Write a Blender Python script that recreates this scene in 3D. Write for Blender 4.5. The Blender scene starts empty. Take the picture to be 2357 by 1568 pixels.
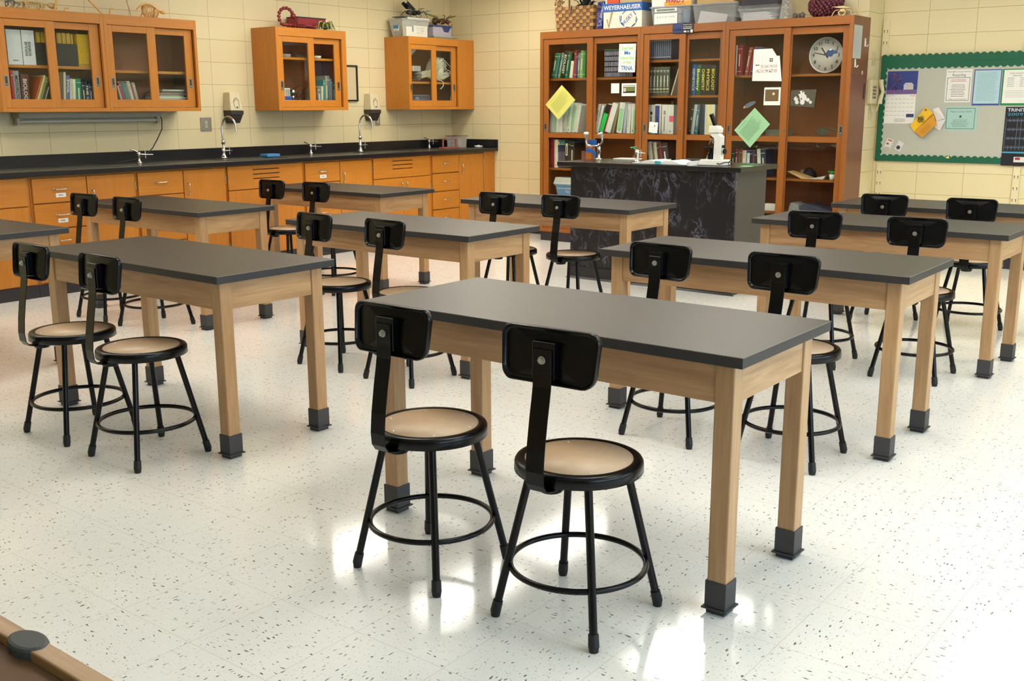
import bpy, math, random
from mathutils import Vector, Matrix
random.seed(7)
PI = math.pi
SC = bpy.context.scene
COL = SC.collection

# ------------------------------------------------------------------ camera, world, exposure
cam_d = bpy.data.cameras.new('camera'); cam = bpy.data.objects.new('camera', cam_d); COL.objects.link(cam)
cam_d.sensor_fit = 'HORIZONTAL'; cam_d.sensor_width = 36.0
cam_d.lens = 2406.76 / 2357.0 * 36.0
cam_d.clip_start = 0.05
YAW, PITCH, ROLL, CAMH = 0.660763, 0.220388, -0.003382, 1.40312
fw = Vector((-math.sin(YAW)*math.cos(PITCH), math.cos(YAW)*math.cos(PITCH), -math.sin(PITCH)))
rt = Vector((math.cos(YAW), math.sin(YAW), 0)); up = rt.cross(fw)
r2 = math.cos(ROLL)*rt + math.sin(ROLL)*up; u2 = -math.sin(ROLL)*rt + math.cos(ROLL)*up
M = Matrix((r2, u2, -fw)).transposed().to_4x4(); M.translation = (0, 0, CAMH)
cam.matrix_world = M
SC.camera = cam
W = bpy.data.worlds.new('world'); SC.world = W; W.use_nodes = True
bgn = W.node_tree.nodes['Background']
bgn.inputs[0].default_value = (0.55, 0.74, 1.0, 1); bgn.inputs[1].default_value = 9.0
SC.view_settings.view_transform = 'Standard'; SC.view_settings.look = 'None'
SC.view_settings.gamma = 1.0; SC.view_settings.use_curve_mapping = False
SC.view_settings.exposure = 0.42
LAMP = 9.0
SC.cycles.max_bounces = 6; SC.cycles.transparent_max_bounces = 12
SC.cycles.caustics_reflective = False; SC.cycles.caustics_refractive = False
SC.cycles.sample_clamp_indirect = 6.0
# daylight portals at the two windows of the right wall (behind and beside the camera)
WINS = [(-0.6, 1.4), (2.0, 4.0), (4.6, 6.6)]
for (ya, yb) in WINS:
    ld = bpy.data.lights.new('window_daylight', 'AREA'); ld.shape = 'RECTANGLE'
    ld.size = 1.4; ld.size_y = yb-ya; ld.cycles.is_portal = True
    lo = bpy.data.objects.new('window_daylight', ld); COL.objects.link(lo)
    lo.location = (3.4, (ya+yb)/2, 1.75); lo.rotation_euler = (0, PI/2, 0)

# ------------------------------------------------------------------ materials
def lin(v):
    v /= 255.0
    return v/12.92 if v <= 0.04045 else ((v+0.055)/1.055)**2.4
def rgb(r, g, b): return (lin(r), lin(g), lin(b), 1.0)
MC = {}
def P(col, rough=0.5, metal=0.0, var=0.06, scale=40.0, bump=0.0, spec=0.5, name=None):
    """plain painted / plastic / paper / metal surface with a little procedural variation"""
    key = (col, rough, metal, var, scale, bump, spec)
    if key in MC: return MC[key]
    m = bpy.data.materials.new(name or 'surface_%d_%d_%d' % col[:3]); m.use_nodes = True
    nt = m.node_tree; b = nt.nodes['Principled BSDF']; c = rgb(*col)
    tc = nt.nodes.new('ShaderNodeTexCoord')
    n = nt.nodes.new('ShaderNodeTexNoise'); n.inputs['Scale'].default_value = scale; n.inputs['Detail'].default_value = 3
    nt.links.new(tc.outputs['Object'], n.inputs['Vector'])
    mx = nt.nodes.new('ShaderNodeMix'); mx.data_type = 'RGBA'
    mx.inputs[6].default_value = tuple(v*(1-var) for v in c[:3])+(1,)
    mx.inputs[7].default_value = tuple(min(1, v*(1+var)) for v in c[:3])+(1,)
    nt.links.new(n.outputs['Fac'], mx.inputs[0]); nt.links.new(mx.outputs[2], b.inputs['Base Color'])
    b.inputs['Roughness'].default_value = rough; b.inputs['Metallic'].default_value = metal
    b.inputs['Specular IOR Level'].default_value = spec
    if bump:
        bp = nt.nodes.new('ShaderNodeBump'); bp.inputs['Strength'].default_value = bump; bp.inputs['Distance'].default_value = 0.01
        nt.links.new(n.outputs['Fac'], bp.inputs['Height']); nt.links.new(bp.outputs[0], b.inputs['Normal'])
    MC[key] = m
    return m
def wood(name, ca, cb, axis='Z', scale=1.0, rough=0.38, rings=0.5):
    m = bpy.data.materials.new(name); m.use_nodes = True
    nt = m.node_tree; N = nt.nodes; L = nt.links; b = N['Principled BSDF']
    tc = N.new('ShaderNodeTexCoord'); oi = N.new('ShaderNodeObjectInfo')
    va = N.new('ShaderNodeVectorMath'); va.operation = 'ADD'
    vm = N.new('ShaderNodeVectorMath'); vm.operation = 'SCALE'; vm.inputs[3].default_value = 7.3
    cx = N.new('ShaderNodeCombineXYZ')
    for k in range(3): L.new(oi.outputs['Random'], cx.inputs[k])
    L.new(cx.outputs[0], vm.inputs[0]); L.new(tc.outputs['Object'], va.inputs[0]); L.new(vm.outputs[0], va.inputs[1])
    mp = N.new('ShaderNodeMapping'); s = [1, 1, 1]; s['XYZ'.index(axis)] = 0.08
    mp.inputs['Scale'].default_value = tuple(v*scale for v in s); L.new(va.outputs[0], mp.inputs[0])
    n1 = N.new('ShaderNodeTexNoise'); n1.inputs['Scale'].default_value = 90; n1.inputs['Detail'].default_value = 4
    n1.inputs['Distortion'].default_value = 0.4
    n2 = N.new('ShaderNodeTexNoise'); n2.inputs['Scale'].default_value = 7; n2.inputs['Detail'].default_value = 3
    n2.inputs['Distortion'].default_value = 1.5
    L.new(mp.outputs[0], n1.inputs[0]); L.new(mp.outputs[0], n2.inputs[0])
    w = N.new('ShaderNodeMath'); w.operation = 'MULTIPLY'; w.inputs[1].default_value = 26.0; L.new(n2.outputs['Fac'], w.inputs[0])
    sn = N.new('ShaderNodeMath'); sn.operation = 'SINE'; L.new(w.outputs[0], sn.inputs[0])
    a1 = N.new('ShaderNodeMath'); a1.operation = 'MULTIPLY_ADD'; a1.inputs[1].default_value = 0.22*rings; a1.inputs[2].default_value = 0.0
    L.new(sn.outputs[0], a1.inputs[0])
    a2 = N.new('ShaderNodeMath'); a2.operation = 'ADD'; L.new(a1.outputs[0], a2.inputs[0]); L.new(n1.outputs['Fac'], a2.inputs[1])
    mx = N.new('ShaderNodeMix'); mx.data_type = 'RGBA'; mx.inputs[6].default_value = rgb(*cb); mx.inputs[7].default_value = rgb(*ca)
    L.new(a2.outputs[0], mx.inputs[0]); L.new(mx.outputs[2], b.inputs['Base Color'])
    b.inputs['Roughness'].default_value = rough
    return m
def glass_mat():
    m = bpy.data.materials.new('cabinet_glass'); m.use_nodes = True
    nt = m.node_tree; N = nt.nodes; L = nt.links
    for n in list(N):
        if n.type != 'OUTPUT_MATERIAL': N.remove(n)
    out = [n for n in N if n.type == 'OUTPUT_MATERIAL'][0]
    tr = N.new('ShaderNodeBsdfTransparent'); tr.inputs[0].default_value = (0.95, 0.97, 0.95, 1)
    gl = N.new('ShaderNodeBsdfGlossy'); gl.inputs['Roughness'].default_value = 0.03
    lw = N.new('ShaderNodeLayerWeight'); lw.inputs[0].default_value = 0.5
    pw = N.new('ShaderNodeMath'); pw.operation = 'POWER'; pw.inputs[1].default_value = 5.0; L.new(lw.outputs['Facing'], pw.inputs[0])
    no = N.new('ShaderNodeTexNoise'); no.inputs['Scale'].default_value = 3
    a0 = N.new('ShaderNodeMath'); a0.operation = 'MULTIPLY_ADD'; a0.inputs[1].default_value = 0.02; a0.inputs[2].default_value = 0.02; L.new(no.outputs['Fac'], a0.inputs[0])
    ad = N.new('ShaderNodeMath'); ad.operation = 'MULTIPLY_ADD'; ad.inputs[1].default_value = 0.6
    L.new(pw.outputs[0], ad.inputs[0]); L.new(a0.outputs[0], ad.inputs[2])
    mx = N.new('ShaderNodeMixShader'); L.new(ad.outputs[0], mx.inputs[0]); L.new(tr.outputs[0], mx.inputs[1]); L.new(gl.outputs[0], mx.inputs[2])
    L.new(mx.outputs[0], out.inputs[0])
    return m
def clear_plastic(name, tint, alpha):
    m = bpy.data.materials.new(name); m.use_nodes = True
    nt = m.node_tree; N = nt.nodes; L = nt.links; b = N['Principled BSDF']
    n = N.new('ShaderNodeTexNoise'); n.inputs['Scale'].default_value = 12
    r = N.new('ShaderNodeMapRange'); r.inputs[3].default_value = alpha*0.8; r.inputs[4].default_value = min(1, alpha*1.2)
    L.new(n.outputs['Fac'], r.inputs[0]); L.new(r.outputs[0], b.inputs['Alpha'])
    b.inputs['Base Color'].default_value = rgb(*tint); b.inputs['Roughness'].default_value = 0.25
    return m
def block_wall(name, horiz, h0, z0, bw=0.4032, rh=0.2):
    m = bpy.data.materials.new(name); m.use_nodes = True
    nt = m.node_tree; N = nt.nodes; L = nt.links; b = N['Principled BSDF']
    tc = N.new('ShaderNodeTexCoord'); sp = N.new('ShaderNodeSeparateXYZ'); L.new(tc.outputs['Object'], sp.inputs[0])
    cb = N.new('ShaderNodeCombineXYZ')
    a = N.new('ShaderNodeMath'); a.operation = 'SUBTRACT'; a.inputs[1].default_value = h0-40*bw; L.new(sp.outputs[horiz], a.inputs[0])
    c = N.new('ShaderNodeMath'); c.operation = 'SUBTRACT'; c.inputs[1].default_value = z0-20*rh; L.new(sp.outputs[2], c.inputs[0])
    L.new(a.outputs[0], cb.inputs[0]); L.new(c.outputs[0], cb.inputs[1])
    br = N.new('ShaderNodeTexBrick'); br.offset = 0.0; br.squash = 1.0
    br.inputs['Scale'].default_value = 1.0; br.inputs['Brick Width'].default_value = bw; br.inputs['Row Height'].default_value = rh
    br.inputs['Mortar Size'].default_value = 0.0025; br.inputs['Mortar Smooth'].default_value = 0.4; br.inputs['Bias'].default_value = 0
    br.inputs['Color1'].default_value = rgb(223, 208, 165); br.inputs['Color2'].default_value = rgb(221, 205, 160)
    br.inputs['Mortar'].default_value = rgb(178, 160, 116)
    L.new(cb.outputs[0], br.inputs[0])
    no = N.new('ShaderNodeTexNoise'); no.inputs['Scale'].default_value = 160; no.inputs['Detail'].default_value = 2
    L.new(tc.outputs['Object'], no.inputs[0])
    bp = N.new('ShaderNodeBump'); bp.inputs['Strength'].default_value = 0.12; bp.inputs['Distance'].default_value = 0.004
    L.new(no.outputs['Fac'], bp.inputs['Height'])
    inv = N.new('ShaderNodeMath'); inv.operation = 'SUBTRACT'; inv.inputs[0].default_value = 1.0; L.new(br.outputs['Fac'], inv.inputs[1])
    bp2 = N.new('ShaderNodeBump'); bp2.inputs['Strength'].default_value = 0.5; bp2.inputs['Distance'].default_value = 0.004
    L.new(inv.outputs[0], bp2.inputs['Height']); L.new(bp.outputs[0], bp2.inputs['Normal'])
    L.new(br.outputs['Color'], b.inputs['Base Color']); L.new(bp2.outputs[0], b.inputs['Normal'])
    b.inputs['Roughness'].default_value = 0.42
    return m
def floor_mat():
    m = bpy.data.materials.new('vinyl_tile_floor'); m.use_nodes = True
    nt = m.node_tree; N = nt.nodes; L = nt.links; b = N['Principled BSDF']; T = 0.3145
    tc = N.new('ShaderNodeTexCoord'); sp = N.new('ShaderNodeSeparateXYZ'); L.new(tc.outputs['Object'], sp.inputs[0])
    def mth(op, a, b2=None, c=None):
        n = N.new('ShaderNodeMath'); n.operation = op
        for i, v in enumerate((a, b2, c)):
            if v is None: continue
            if isinstance(v, (int, float)): n.inputs[i].default_value = v
            else: L.new(v, n.inputs[i])
        return n.outputs[0]
    ux = mth('DIVIDE', mth('ADD', sp.outputs[0], 2.261+T*60), T); uy = mth('DIVIDE', mth('ADD', sp.outputs[1], -1.492+T*60), T)
    ix = mth('FLOOR', ux); iy = mth('FLOOR', uy); par = mth('MODULO', mth('ADD', ix, iy), 2.0)
    fx = mth('FRACT', ux); fy = mth('FRACT', uy)
    ex = mth('MINIMUM', fx, mth('SUBTRACT', 1.0, fx)); ey = mth('MINIMUM', fy, mth('SUBTRACT', 1.0, fy))
    joint = mth('LESS_THAN', mth('MINIMUM', ex, ey), 0.0028)
    def flecks(sc, stretch, th, keep):
        A = N.new('ShaderNodeCombineXYZ'); L.new(mth('MULTIPLY', sp.outputs[0], sc), A.inputs[0]); L.new(mth('MULTIPLY', sp.outputs[1], sc*stretch), A.inputs[1])
        B = N.new('ShaderNodeCombineXYZ'); L.new(mth('MULTIPLY', sp.outputs[1], sc), B.inputs[0]); L.new(mth('MULTIPLY', sp.outputs[0], sc*stretch), B.inputs[1])
        mv = N.new('ShaderNodeMix'); mv.data_type = 'VECTOR'; L.new(par, mv.inputs[0]); L.new(A.outputs[0], mv.inputs[4]); L.new(B.outputs[0], mv.inputs[5])
        wn = N.new('ShaderNodeTexNoise'); wn.inputs['Scale'].default_value = 1.3
        L.new(mv.outputs[1], wn.inputs[0])
        wo = N.new('ShaderNodeVectorMath'); wo.operation = 'MULTIPLY_ADD'; wo.inputs[1].default_value = (0.9, 0.9, 0)
        L.new(wn.outputs['Color'], wo.inputs[0]); L.new(mv.outputs[1], wo.inputs[2])
        vo = N.new('ShaderNodeTexVoronoi'); vo.voronoi_dimensions = '2D'; vo.inputs['Scale'].default_value = 1.0; L.new(wo.outputs[0], vo.inputs[0])
        s2 = N.new('ShaderNodeSeparateColor'); L.new(vo.outputs['Color'], s2.inputs[0])
        hit = mth('LESS_THAN', vo.outputs['Distance'], mth('MULTIPLY', s2.outputs[1], th))
        return mth('MULTIPLY', hit, mth('GREATER_THAN', s2.outputs[0], keep))
    f1 = flecks(26, 3.0, 0.17, 0.45); f2 = flecks(62, 2.4, 0.2, 0.4)
    n = N.new('ShaderNodeTexNoise'); n.inputs['Scale'].default_value = 5; n.inputs['Detail'].default_value = 4; L.new(tc.outputs['Object'], n.inputs[0])
    m0 = N.new('ShaderNodeMix'); m0.data_type = 'RGBA'; m0.inputs[6].default_value = rgb(232, 231, 226); m0.inputs[7].default_value = rgb(238, 237, 232)
    L.new(n.outputs['Fac'], m0.inputs[0])
    m1 = N.new('ShaderNodeMix'); m1.data_type = 'RGBA'; m1.inputs[7].default_value = rgb(150, 150, 132); L.new(m0.outputs[2], m1.inputs[6]); L.new(mth('MULTIPLY', f2, 0.5), m1.inputs[0])
    m2 = N.new('ShaderNodeMix'); m2.data_type = 'RGBA'; m2.inputs[7].default_value = rgb(88, 88, 80); L.new(m1.outputs[2], m2.inputs[6]); L.new(mth('MULTIPLY', f1, 0.9), m2.inputs[0])
    m3 = N.new('ShaderNodeMix'); m3.data_type = 'RGBA'; m3.inputs[7].default_value = rgb(178, 174, 158); L.new(m2.outputs[2], m3.inputs[6]); L.new(mth('MULTIPLY', joint, 0.55), m3.inputs[0])
    L.new(m3.outputs[2], b.inputs['Base Color'])
    n3 = N.new('ShaderNodeTexNoise'); n3.inputs['Scale'].default_value = 2.2; n3.inputs['Detail'].default_value = 5; L.new(tc.outputs['Object'], n3.inputs[0])
    rr = N.new('ShaderNodeMapRange'); rr.inputs[3].default_value = 0.07; rr.inputs[4].default_value = 0.13; L.new(n3.outputs['Fac'], rr.inputs[0])
    L.new(rr.outputs[0], b.inputs['Roughness'])
    return m
def marble():
    m = bpy.data.materials.new('black_marble_laminate'); m.use_nodes = True
    nt = m.node_tree; N = nt.nodes; L = nt.links; b = N['Principled BSDF']
    tc = N.new('ShaderNodeTexCoord'); mp = N.new('ShaderNodeMapping'); mp.inputs['Rotation'].default_value = (0, 0.35, 0); mp.inputs['Scale'].default_value = (1.6, 1, 0.8)
    L.new(tc.outputs['Object'], mp.inputs[0])
    n = N.new('ShaderNodeTexNoise'); n.inputs['Scale'].default_value = 7.0; n.inputs['Detail'].default_value = 6; n.inputs['Roughness'].default_value = 0.62; n.inputs['Distortion'].default_value = 0.9
    L.new(mp.outputs[0], n.inputs[0])
    s = N.new('ShaderNodeMath'); s.operation = 'SUBTRACT'; s.inputs[1].default_value = 0.5; L.new(n.outputs['Fac'], s.inputs[0])
    a = N.new('ShaderNodeMath'); a.operation = 'ABSOLUTE'; L.new(s.outputs[0], a.inputs[0])
    r = N.new('ShaderNodeMapRange'); r.inputs[1].default_value = 0.0; r.inputs[2].default_value = 0.032; r.inputs[3].default_value = 1; r.inputs[4].default_value = 0; L.new(a.outputs[0], r.inputs[0])
    n2 = N.new('ShaderNodeTexNoise'); n2.inputs['Scale'].default_value = 4; n2.inputs['Detail'].default_value = 3; L.new(tc.outputs['Object'], n2.inputs[0])
    r3 = N.new('ShaderNodeMapRange'); r3.inputs[1].default_value = 0.42; r3.inputs[2].default_value = 0.62; L.new(n2.outputs['Fac'], r3.inputs[0])
    mu = N.new('ShaderNodeMath'); mu.operation = 'MULTIPLY'; L.new(r.outputs[0], mu.inputs[0]); L.new(r3.outputs[0], mu.inputs[1])
    mx = N.new('ShaderNodeMix'); mx.data_type = 'RGBA'; mx.inputs[6].default_value = rgb(19, 18, 24); mx.inputs[7].default_value = rgb(112, 110, 132)
    L.new(mu.outputs[0], mx.inputs[0]); L.new(mx.outputs[2], b.inputs['Base Color']); b.inputs['Roughness'].default_value = 0.35
    return m
def emit_mat(name, col, st):
    m = bpy.data.materials.new(name); m.use_nodes = True; b = m.node_tree.nodes['Principled BSDF']
    b.inputs['Base Color'].default_value = (0.8, 0.8, 0.8, 1)
    b.inputs['Emission Color'].default_value = col; b.inputs['Emission Strength'].default_value = st
    return m

GLASS = glass_mat()
OAK_Z = wood('table_oak_vertical', (196, 158, 114), (160, 120, 80), 'Z', rings=0.5)
OAK_X = wood('table_oak_along_x', (192, 152, 110), (156, 114, 76), 'X', rings=1.2)
OAK_Y = wood('table_oak_along_y', (196, 158, 114), (160, 120, 80), 'Y', rings=1.0)
CAB_Z = wood('cabinet_birch_vertical', (200, 131, 44), (178, 106, 31), 'Z', 0.7, rings=0.3)
CAB_Y = wood('cabinet_birch_along_y', (200, 131, 44), (178, 106, 31), 'Y', 0.7, rings=0.3)
BK_Z = wood('bookcase_wood_vertical', (154, 92, 34), (134, 76, 24), 'Z', 0.7, rings=0.3)
BK_X = wood('bookcase_wood_along_x', (154, 92, 34), (134, 76, 24), 'X', 0.7, rings=0.3)
BK_IN = wood('bookcase_inside', (150, 90, 52), (130, 74, 40), 'Z', 0.7, rings=0.3)
BK_SIDE = wood('bookcase_side_shaded', (128, 82, 56), (108, 66, 44), 'Z', 0.7, rings=0.3)  # same wood darkened; the dimmer light on this side is in the colour
TOPM = P((46, 41, 36), 0.38, 0, 0.10, 320, 0.02, name='black_laminate_top')
EDGE = P((44, 42, 43), 0.5, 0, 0.08, 200, name='black_laminate_edge')
EDGE_HILITE = P((132, 124, 112), 0.5, 0, 0.08, 200, name='laminate_edge_highlight')  # light catching the tabletop rim, painted in as a paler edge colour
BOOT = P((62, 60, 62), 0.6, 0, 0.08, 120, name='grey_rubber_boot')
BLK = P((5, 5, 7), 0.26, 0.0, 0.08, 60, 0, 0.28, name='black_enamel')
RUB = P((16, 16, 17), 0.55, 0.0, 0.1, 60, name='black_rubber')
SEAT = P((202, 172, 140), 0.42, 0, 0.09, 35, name='tan_hardboard')
ZINC = P((190, 190, 186), 0.3, 0.9, 0.05, 60, name='zinc_bolt')
CHROME = P((205, 203, 198), 0.18, 1.0, 0.04, 60, name='chrome')
PULLM = P((150, 146, 134), 0.35, 0.8, 0.06, 60, name='recessed_pull_metal')
STONE = P((24, 23, 26), 0.28, 0, 0.35, 260, 0.03, name='black_epoxy_counter')
WHITE = P((226, 226, 220), 0.6, 0, 0.03, 30)
PAPER = P((232, 230, 222), 0.8, 0, 0.02, 30)
DARK = P((24, 22, 22), 0.5, 0, 0.1, 30)
INK = P((40, 40, 44), 0.7, 0, 0.05, 30)

# ------------------------------------------------------------------ mesh builder
OFF = {}
class MB:
    def __init__(s): s.v = []; s.f = []; s.m = []; s.s = []
    def add(s, vs, fs, mi=0, smooth=False):
        o = len(s.v); s.v += [tuple(p) for p in vs]
        for f in fs: s.f.append(tuple(i+o for i in f)); s.m.append(mi); s.s.append(smooth)
        return s
    def box(s, x0, x1, y0, y1, z0, z1, mi=0):
        if x0 > x1: x0, x1 = x1, x0
        if y0 > y1: y0, y1 = y1, y0
        if z0 > z1: z0, z1 = z1, z0
        vs = [(x, y, z) for z in (z0, z1) for y in (y0, y1) for x in (x0, x1)]
        return s.add(vs, [(0, 2, 3, 1), (4, 5, 7, 6), (0, 1, 5, 4), (2, 6, 7, 3), (0, 4, 6, 2), (1, 3, 7, 5)], mi)
    def hexa(s, b, t, mi=0):
        """solid between a bottom quad b and a top quad t (same order, counter-clockwise from above)"""
        return s.add(list(b)+list(t), [(3, 2, 1, 0), (4, 5, 6, 7), (0, 1, 5, 4), (1, 2, 6, 5), (2, 3, 7, 6), (3, 0, 4, 7)], mi)
    def prism(s, poly, d, mi=0):
        """extrude a planar polygon (list of 3-D points) by the vector d"""
        n = len(poly); d = Vector(d); a = [Vector(p) for p in poly]; b = [p+d for p in a]
        nrm = Vector((0, 0, 0))
        for i in range(n): nrm += a[i].cross(a[(i+1) % n])
        flip = nrm.dot(d) > 0
        f = [tuple(range(n))[::-1] if flip else tuple(range(n)), tuple(range(n, 2*n)) if flip else tuple(range(n, 2*n))[::-1]]
        for i in range(n):
            j = (i+1) % n; q = (i, j, n+j, n+i); f.append(q if flip else q[::-1])
        return s.add(a+b, f, mi)
    def cyl(s, a, b, r0, r1=None, n=12, mi=0, caps=True, smooth=True):
        r1 = r0 if r1 is None else r1
        a = Vector(a); b = Vector(b); d = (b-a).normalized()
        t = Vector((0, 0, 1)) if abs(d.z) < 0.9 else Vector((1, 0, 0)); x = d.cross(t).normalized(); y = d.cross(x)
        ra = [a+(x*math.cos(2*PI*i/n)+y*math.sin(2*PI*i/n))*r0 for i in range(n)]
        rb = [b+(x*math.cos(2*PI*i/n)+y*math.sin(2*PI*i/n))*r1 for i in range(n)]
        s.add(ra+rb, [(i, i+n, (i+1) % n+n, (i+1) % n) for i in range(n)], mi, smooth)
        if caps:
            s.add(ra, [tuple(range(n))], mi); s.add(rb, [tuple(range(n))[::-1]], mi)
        return s
    def tube(s, pts, r, n=8, mi=0, closed=False):
        """round tube along a path; r a number or a list"""
        pts = [Vector(p) for p in pts]; m = len(pts)
        rs = r if isinstance(r, (list, tuple)) else [r]*m
        vs = []; prev = None
        for i, p in enumerate(pts):
            if closed: d = pts[(i+1) % m]-pts[i-1]
            else: d = pts[min(i+1, m-1)]-pts[max(i-1, 0)]
            d.normalize()
            if prev is None:
                t = Vector((0, 0, 1)) if abs(d.z) < 0.9 else Vector((1, 0, 0)); x = d.cross(t).normalized()
            else:
                x = (prev-d*prev.dot(d)).normalized()
            prev = x; y = d.cross(x)
            vs += [p+(x*math.cos(2*PI*k/n)+y*math.sin(2*PI*k/n))*rs[i] for k in range(n)]
        fs = []
        for i in range(m if closed else m-1):
            j = (i+1) % m
            for k in range(n):
                l = (k+1) % n; fs.append((i*n+k, j*n+k, j*n+l, i*n+l))
        s.add(vs, fs, mi, True)
        if not closed:
            s.add(vs[:n], [tuple(range(n))], mi); s.add(vs[-n:], [tuple(range(n))[::-1]], mi)
        return s
    def lathe(s, prof, c=(0, 0, 0), n=24, mi=0, axis='Z', smooth=True):
        """profile [(r,h)...] turned about an axis through c"""
        vs = []; c = Vector(c)
        for r, h in prof:
            for k in range(n):
                a = 2*PI*k/n; u, v = r*math.cos(a), r*math.sin(a)
                vs.append(c+Vector({'Z': (u, v, h), 'Y': (u, h, -v), 'X': (h, u, v)}[axis]))
        fs = []
        for i in range(len(prof)-1):
            for k in range(n):
                l = (k+1) % n; fs.append((i*n+k, i*n+l, (i+1)*n+l, (i+1)*n+k))
        return s.add(vs, fs, mi, smooth)
    def ball(s, c, r, n=10, mi=0, noise=0.0, sc=(1, 1, 1)):
        vs = []; fs = []; c = Vector(c); m = max(4, n//2+1)
        for i in range(m+1):
            th = PI*i/m
            for k in range(n):
                ph = 2*PI*k/n; q = 1+noise*(random.random()-0.5)
                if i in (0, m): q = 1
                vs.append(c+Vector((r*sc[0]*q*math.sin(th)*math.cos(ph), r*sc[1]*q*math.sin(th)*math.sin(ph), r*sc[2]*q*math.cos(th))))
        for i in range(m):
            for k in range(n):
                l = (k+1) % n; fs.append((i*n+k, (i+1)*n+k, (i+1)*n+l, i*n+l))
        return s.add(vs, fs, mi, True)
    def quad(s, a, b, c, d, mi=0): return s.add([a, b, c, d], [(0, 1, 2, 3)], mi)
    def text(s, st, o, u, w, h, mi=0, width=None, align='LEFT', lift=0.0, bold=0.0):
        """flat lettering: origin o, reading direction u, up w, capital height h"""
        cu = bpy.data.curves.new('lettering', 'FONT'); cu.body = st; cu.size = 1.0; cu.resolution_u = 2; cu.align_x = align; cu.offset = bold
        ob = bpy.data.objects.new('lettering', cu); COL.objects.link(ob)
        dg = bpy.context.evaluated_depsgraph_get(); me = bpy.data.meshes.new_from_object(ob.evaluated_get(dg))
        u = Vector(u).normalized(); w = Vector(w).normalized(); nn = u.cross(w)
        sx = sy = h/0.72
        if width and len(me.vertices):
            xs = [v.co.x for v in me.vertices]; sx = width/max(1e-6, max(xs)-min(xs))
        o = Vector(o)
        s.add([o+u*v.co.x*sx+w*v.co.y*sy+nn*lift for v in me.vertices], [tuple(p.vertices) for p in me.polygons], mi)
        bpy.data.objects.remove(ob); bpy.data.curves.remove(cu); bpy.data.meshes.remove(me)
        return s
    def build(s, name, mats, parent=None, bevel=0.0, seg=2, kind=None):
        if not isinstance(mats, (list, tuple)): mats = [mats]
        if parent is None:
            xs = [p[0] for p in s.v]; ys = [p[1] for p in s.v]; zs = [p[2] for p in s.v]
            off = Vector(((min(xs)+max(xs))/2, (min(ys)+max(ys))/2, min(zs)))
        else: off = OFF[parent.name]
        me = bpy.data.meshes.new(name)
        me.from_pydata([(p[0]-off.x, p[1]-off.y, p[2]-off.z) for p in s.v], [], s.f)
        for mt in mats: me.materials.append(mt)
        me.polygons.foreach_set('material_index', s.m); me.polygons.foreach_set('use_smooth', s.s)
        me.update()
        o = bpy.data.objects.new(name, me); COL.objects.link(o)
        if parent is None: o.location = off
        else: o.parent = parent
        OFF[o.name] = off
        if bevel:
            b = o.modifiers.new('bevel', 'BEVEL'); b.width = bevel; b.segments = seg; b.limit_method = 'ANGLE'; b.angle_limit = math.radians(50)
            b.harden_normals = False
        if kind: o['kind'] = kind
        return o
def tag(o, label, cat, group=None):
    o['label'] = label; o['category'] = cat
    if group: o['group'] = group
    return o
def thing(name, label, cat, loc=(0, 0, 0), group=None):
    o = bpy.data.objects.new(name, None); COL.objects.link(o); o.location = loc; o.empty_display_size = 0.1
    OFF[o.name] = Vector(loc)
    return tag(o, label, cat, group)
def copy_tree(o, parent=None):
    c = o.copy(); COL.objects.link(c); c.parent = parent
    for ch in list(o.children): copy_tree(ch, c)
    return c
def quick(name, mats, label, cat, fn, group=None, bevel=0.0):
    b = MB(); fn(b); return tag(b.build(name, mats, bevel=bevel), label, cat, group)
ORD = ['first', 'second', 'third', 'fourth', 'fifth', 'sixth', 'seventh', 'eighth', 'ninth', 'tenth', 'eleventh', 'twelfth', 'thirteenth', 'fourteenth', 'fifteenth', 'sixteenth', 'seventeenth', 'eighteenth', 'nineteenth', 'twentieth']

# ------------------------------------------------------------------ the room
XL, YB, YR, XJ, XR, YF, HC = -8.25, 9.47, 9.82, -3.39, 3.4, -5.5, 2.75
WALL_L = block_wall('painted_block_left', 1, 6.133, 1.008)
WALL_B = block_wall('painted_block_back', 0, -7.523, 1.004)
WALL_R = block_wall('painted_block_notice_wall', 0, -2.978, 1.012)
def struct(name, b, m): o = b.build(name, m); o['kind'] = 'structure'; return o
def keep_origin(o):
    """put the origin at the world origin so block joints line up"""
    l = o.location.copy()
    for v in o.data.vertices: v.co += l
    o.location = (0, 0, 0); return o
keep_origin(struct('floor', MB().box(XL-0.2, XR+0.2, YF-0.2, YR+0.2, -0.1, 0), floor_mat()))
keep_origin(struct('ceiling', MB().box(XL-0.2, XR+0.2, YF-0.2, YR+0.2, HC, HC+0.1), P((225, 222, 210), 0.9, 0, 0.04, 60, name='ceiling_tile')))
keep_origin(struct('wall_left', MB().box(XL-0.2, XL, YF-0.2, YR+0.2, 0, HC), WALL_L))
keep_origin(struct('wall_back', MB().box(XL, XJ, YB, YR+0.2, 0, HC), WALL_B))
keep_origin(struct('wall_notice', MB().box(XJ, XR+0.2, YR, YR+0.2, 0, HC), WALL_R))
keep_origin(struct('wall_front', MB().box(XL, XR, YF-0.2, YF, 0, HC), WALL_B))
b = MB(); ys = [YF-0.2]+[v for w in WINS for v in w]+[YR]
for i in range(0, len(ys), 2): b.box(XR, XR+0.2, ys[i], ys[i+1], 0, HC)
for ya, yb in WINS: b.box(XR, XR+0.2, ya, yb, 0, 1.05); b.box(XR, XR+0.2, ya, yb, 2.45, HC)
keep_origin(struct('wall_right', b, WALL_L))
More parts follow.
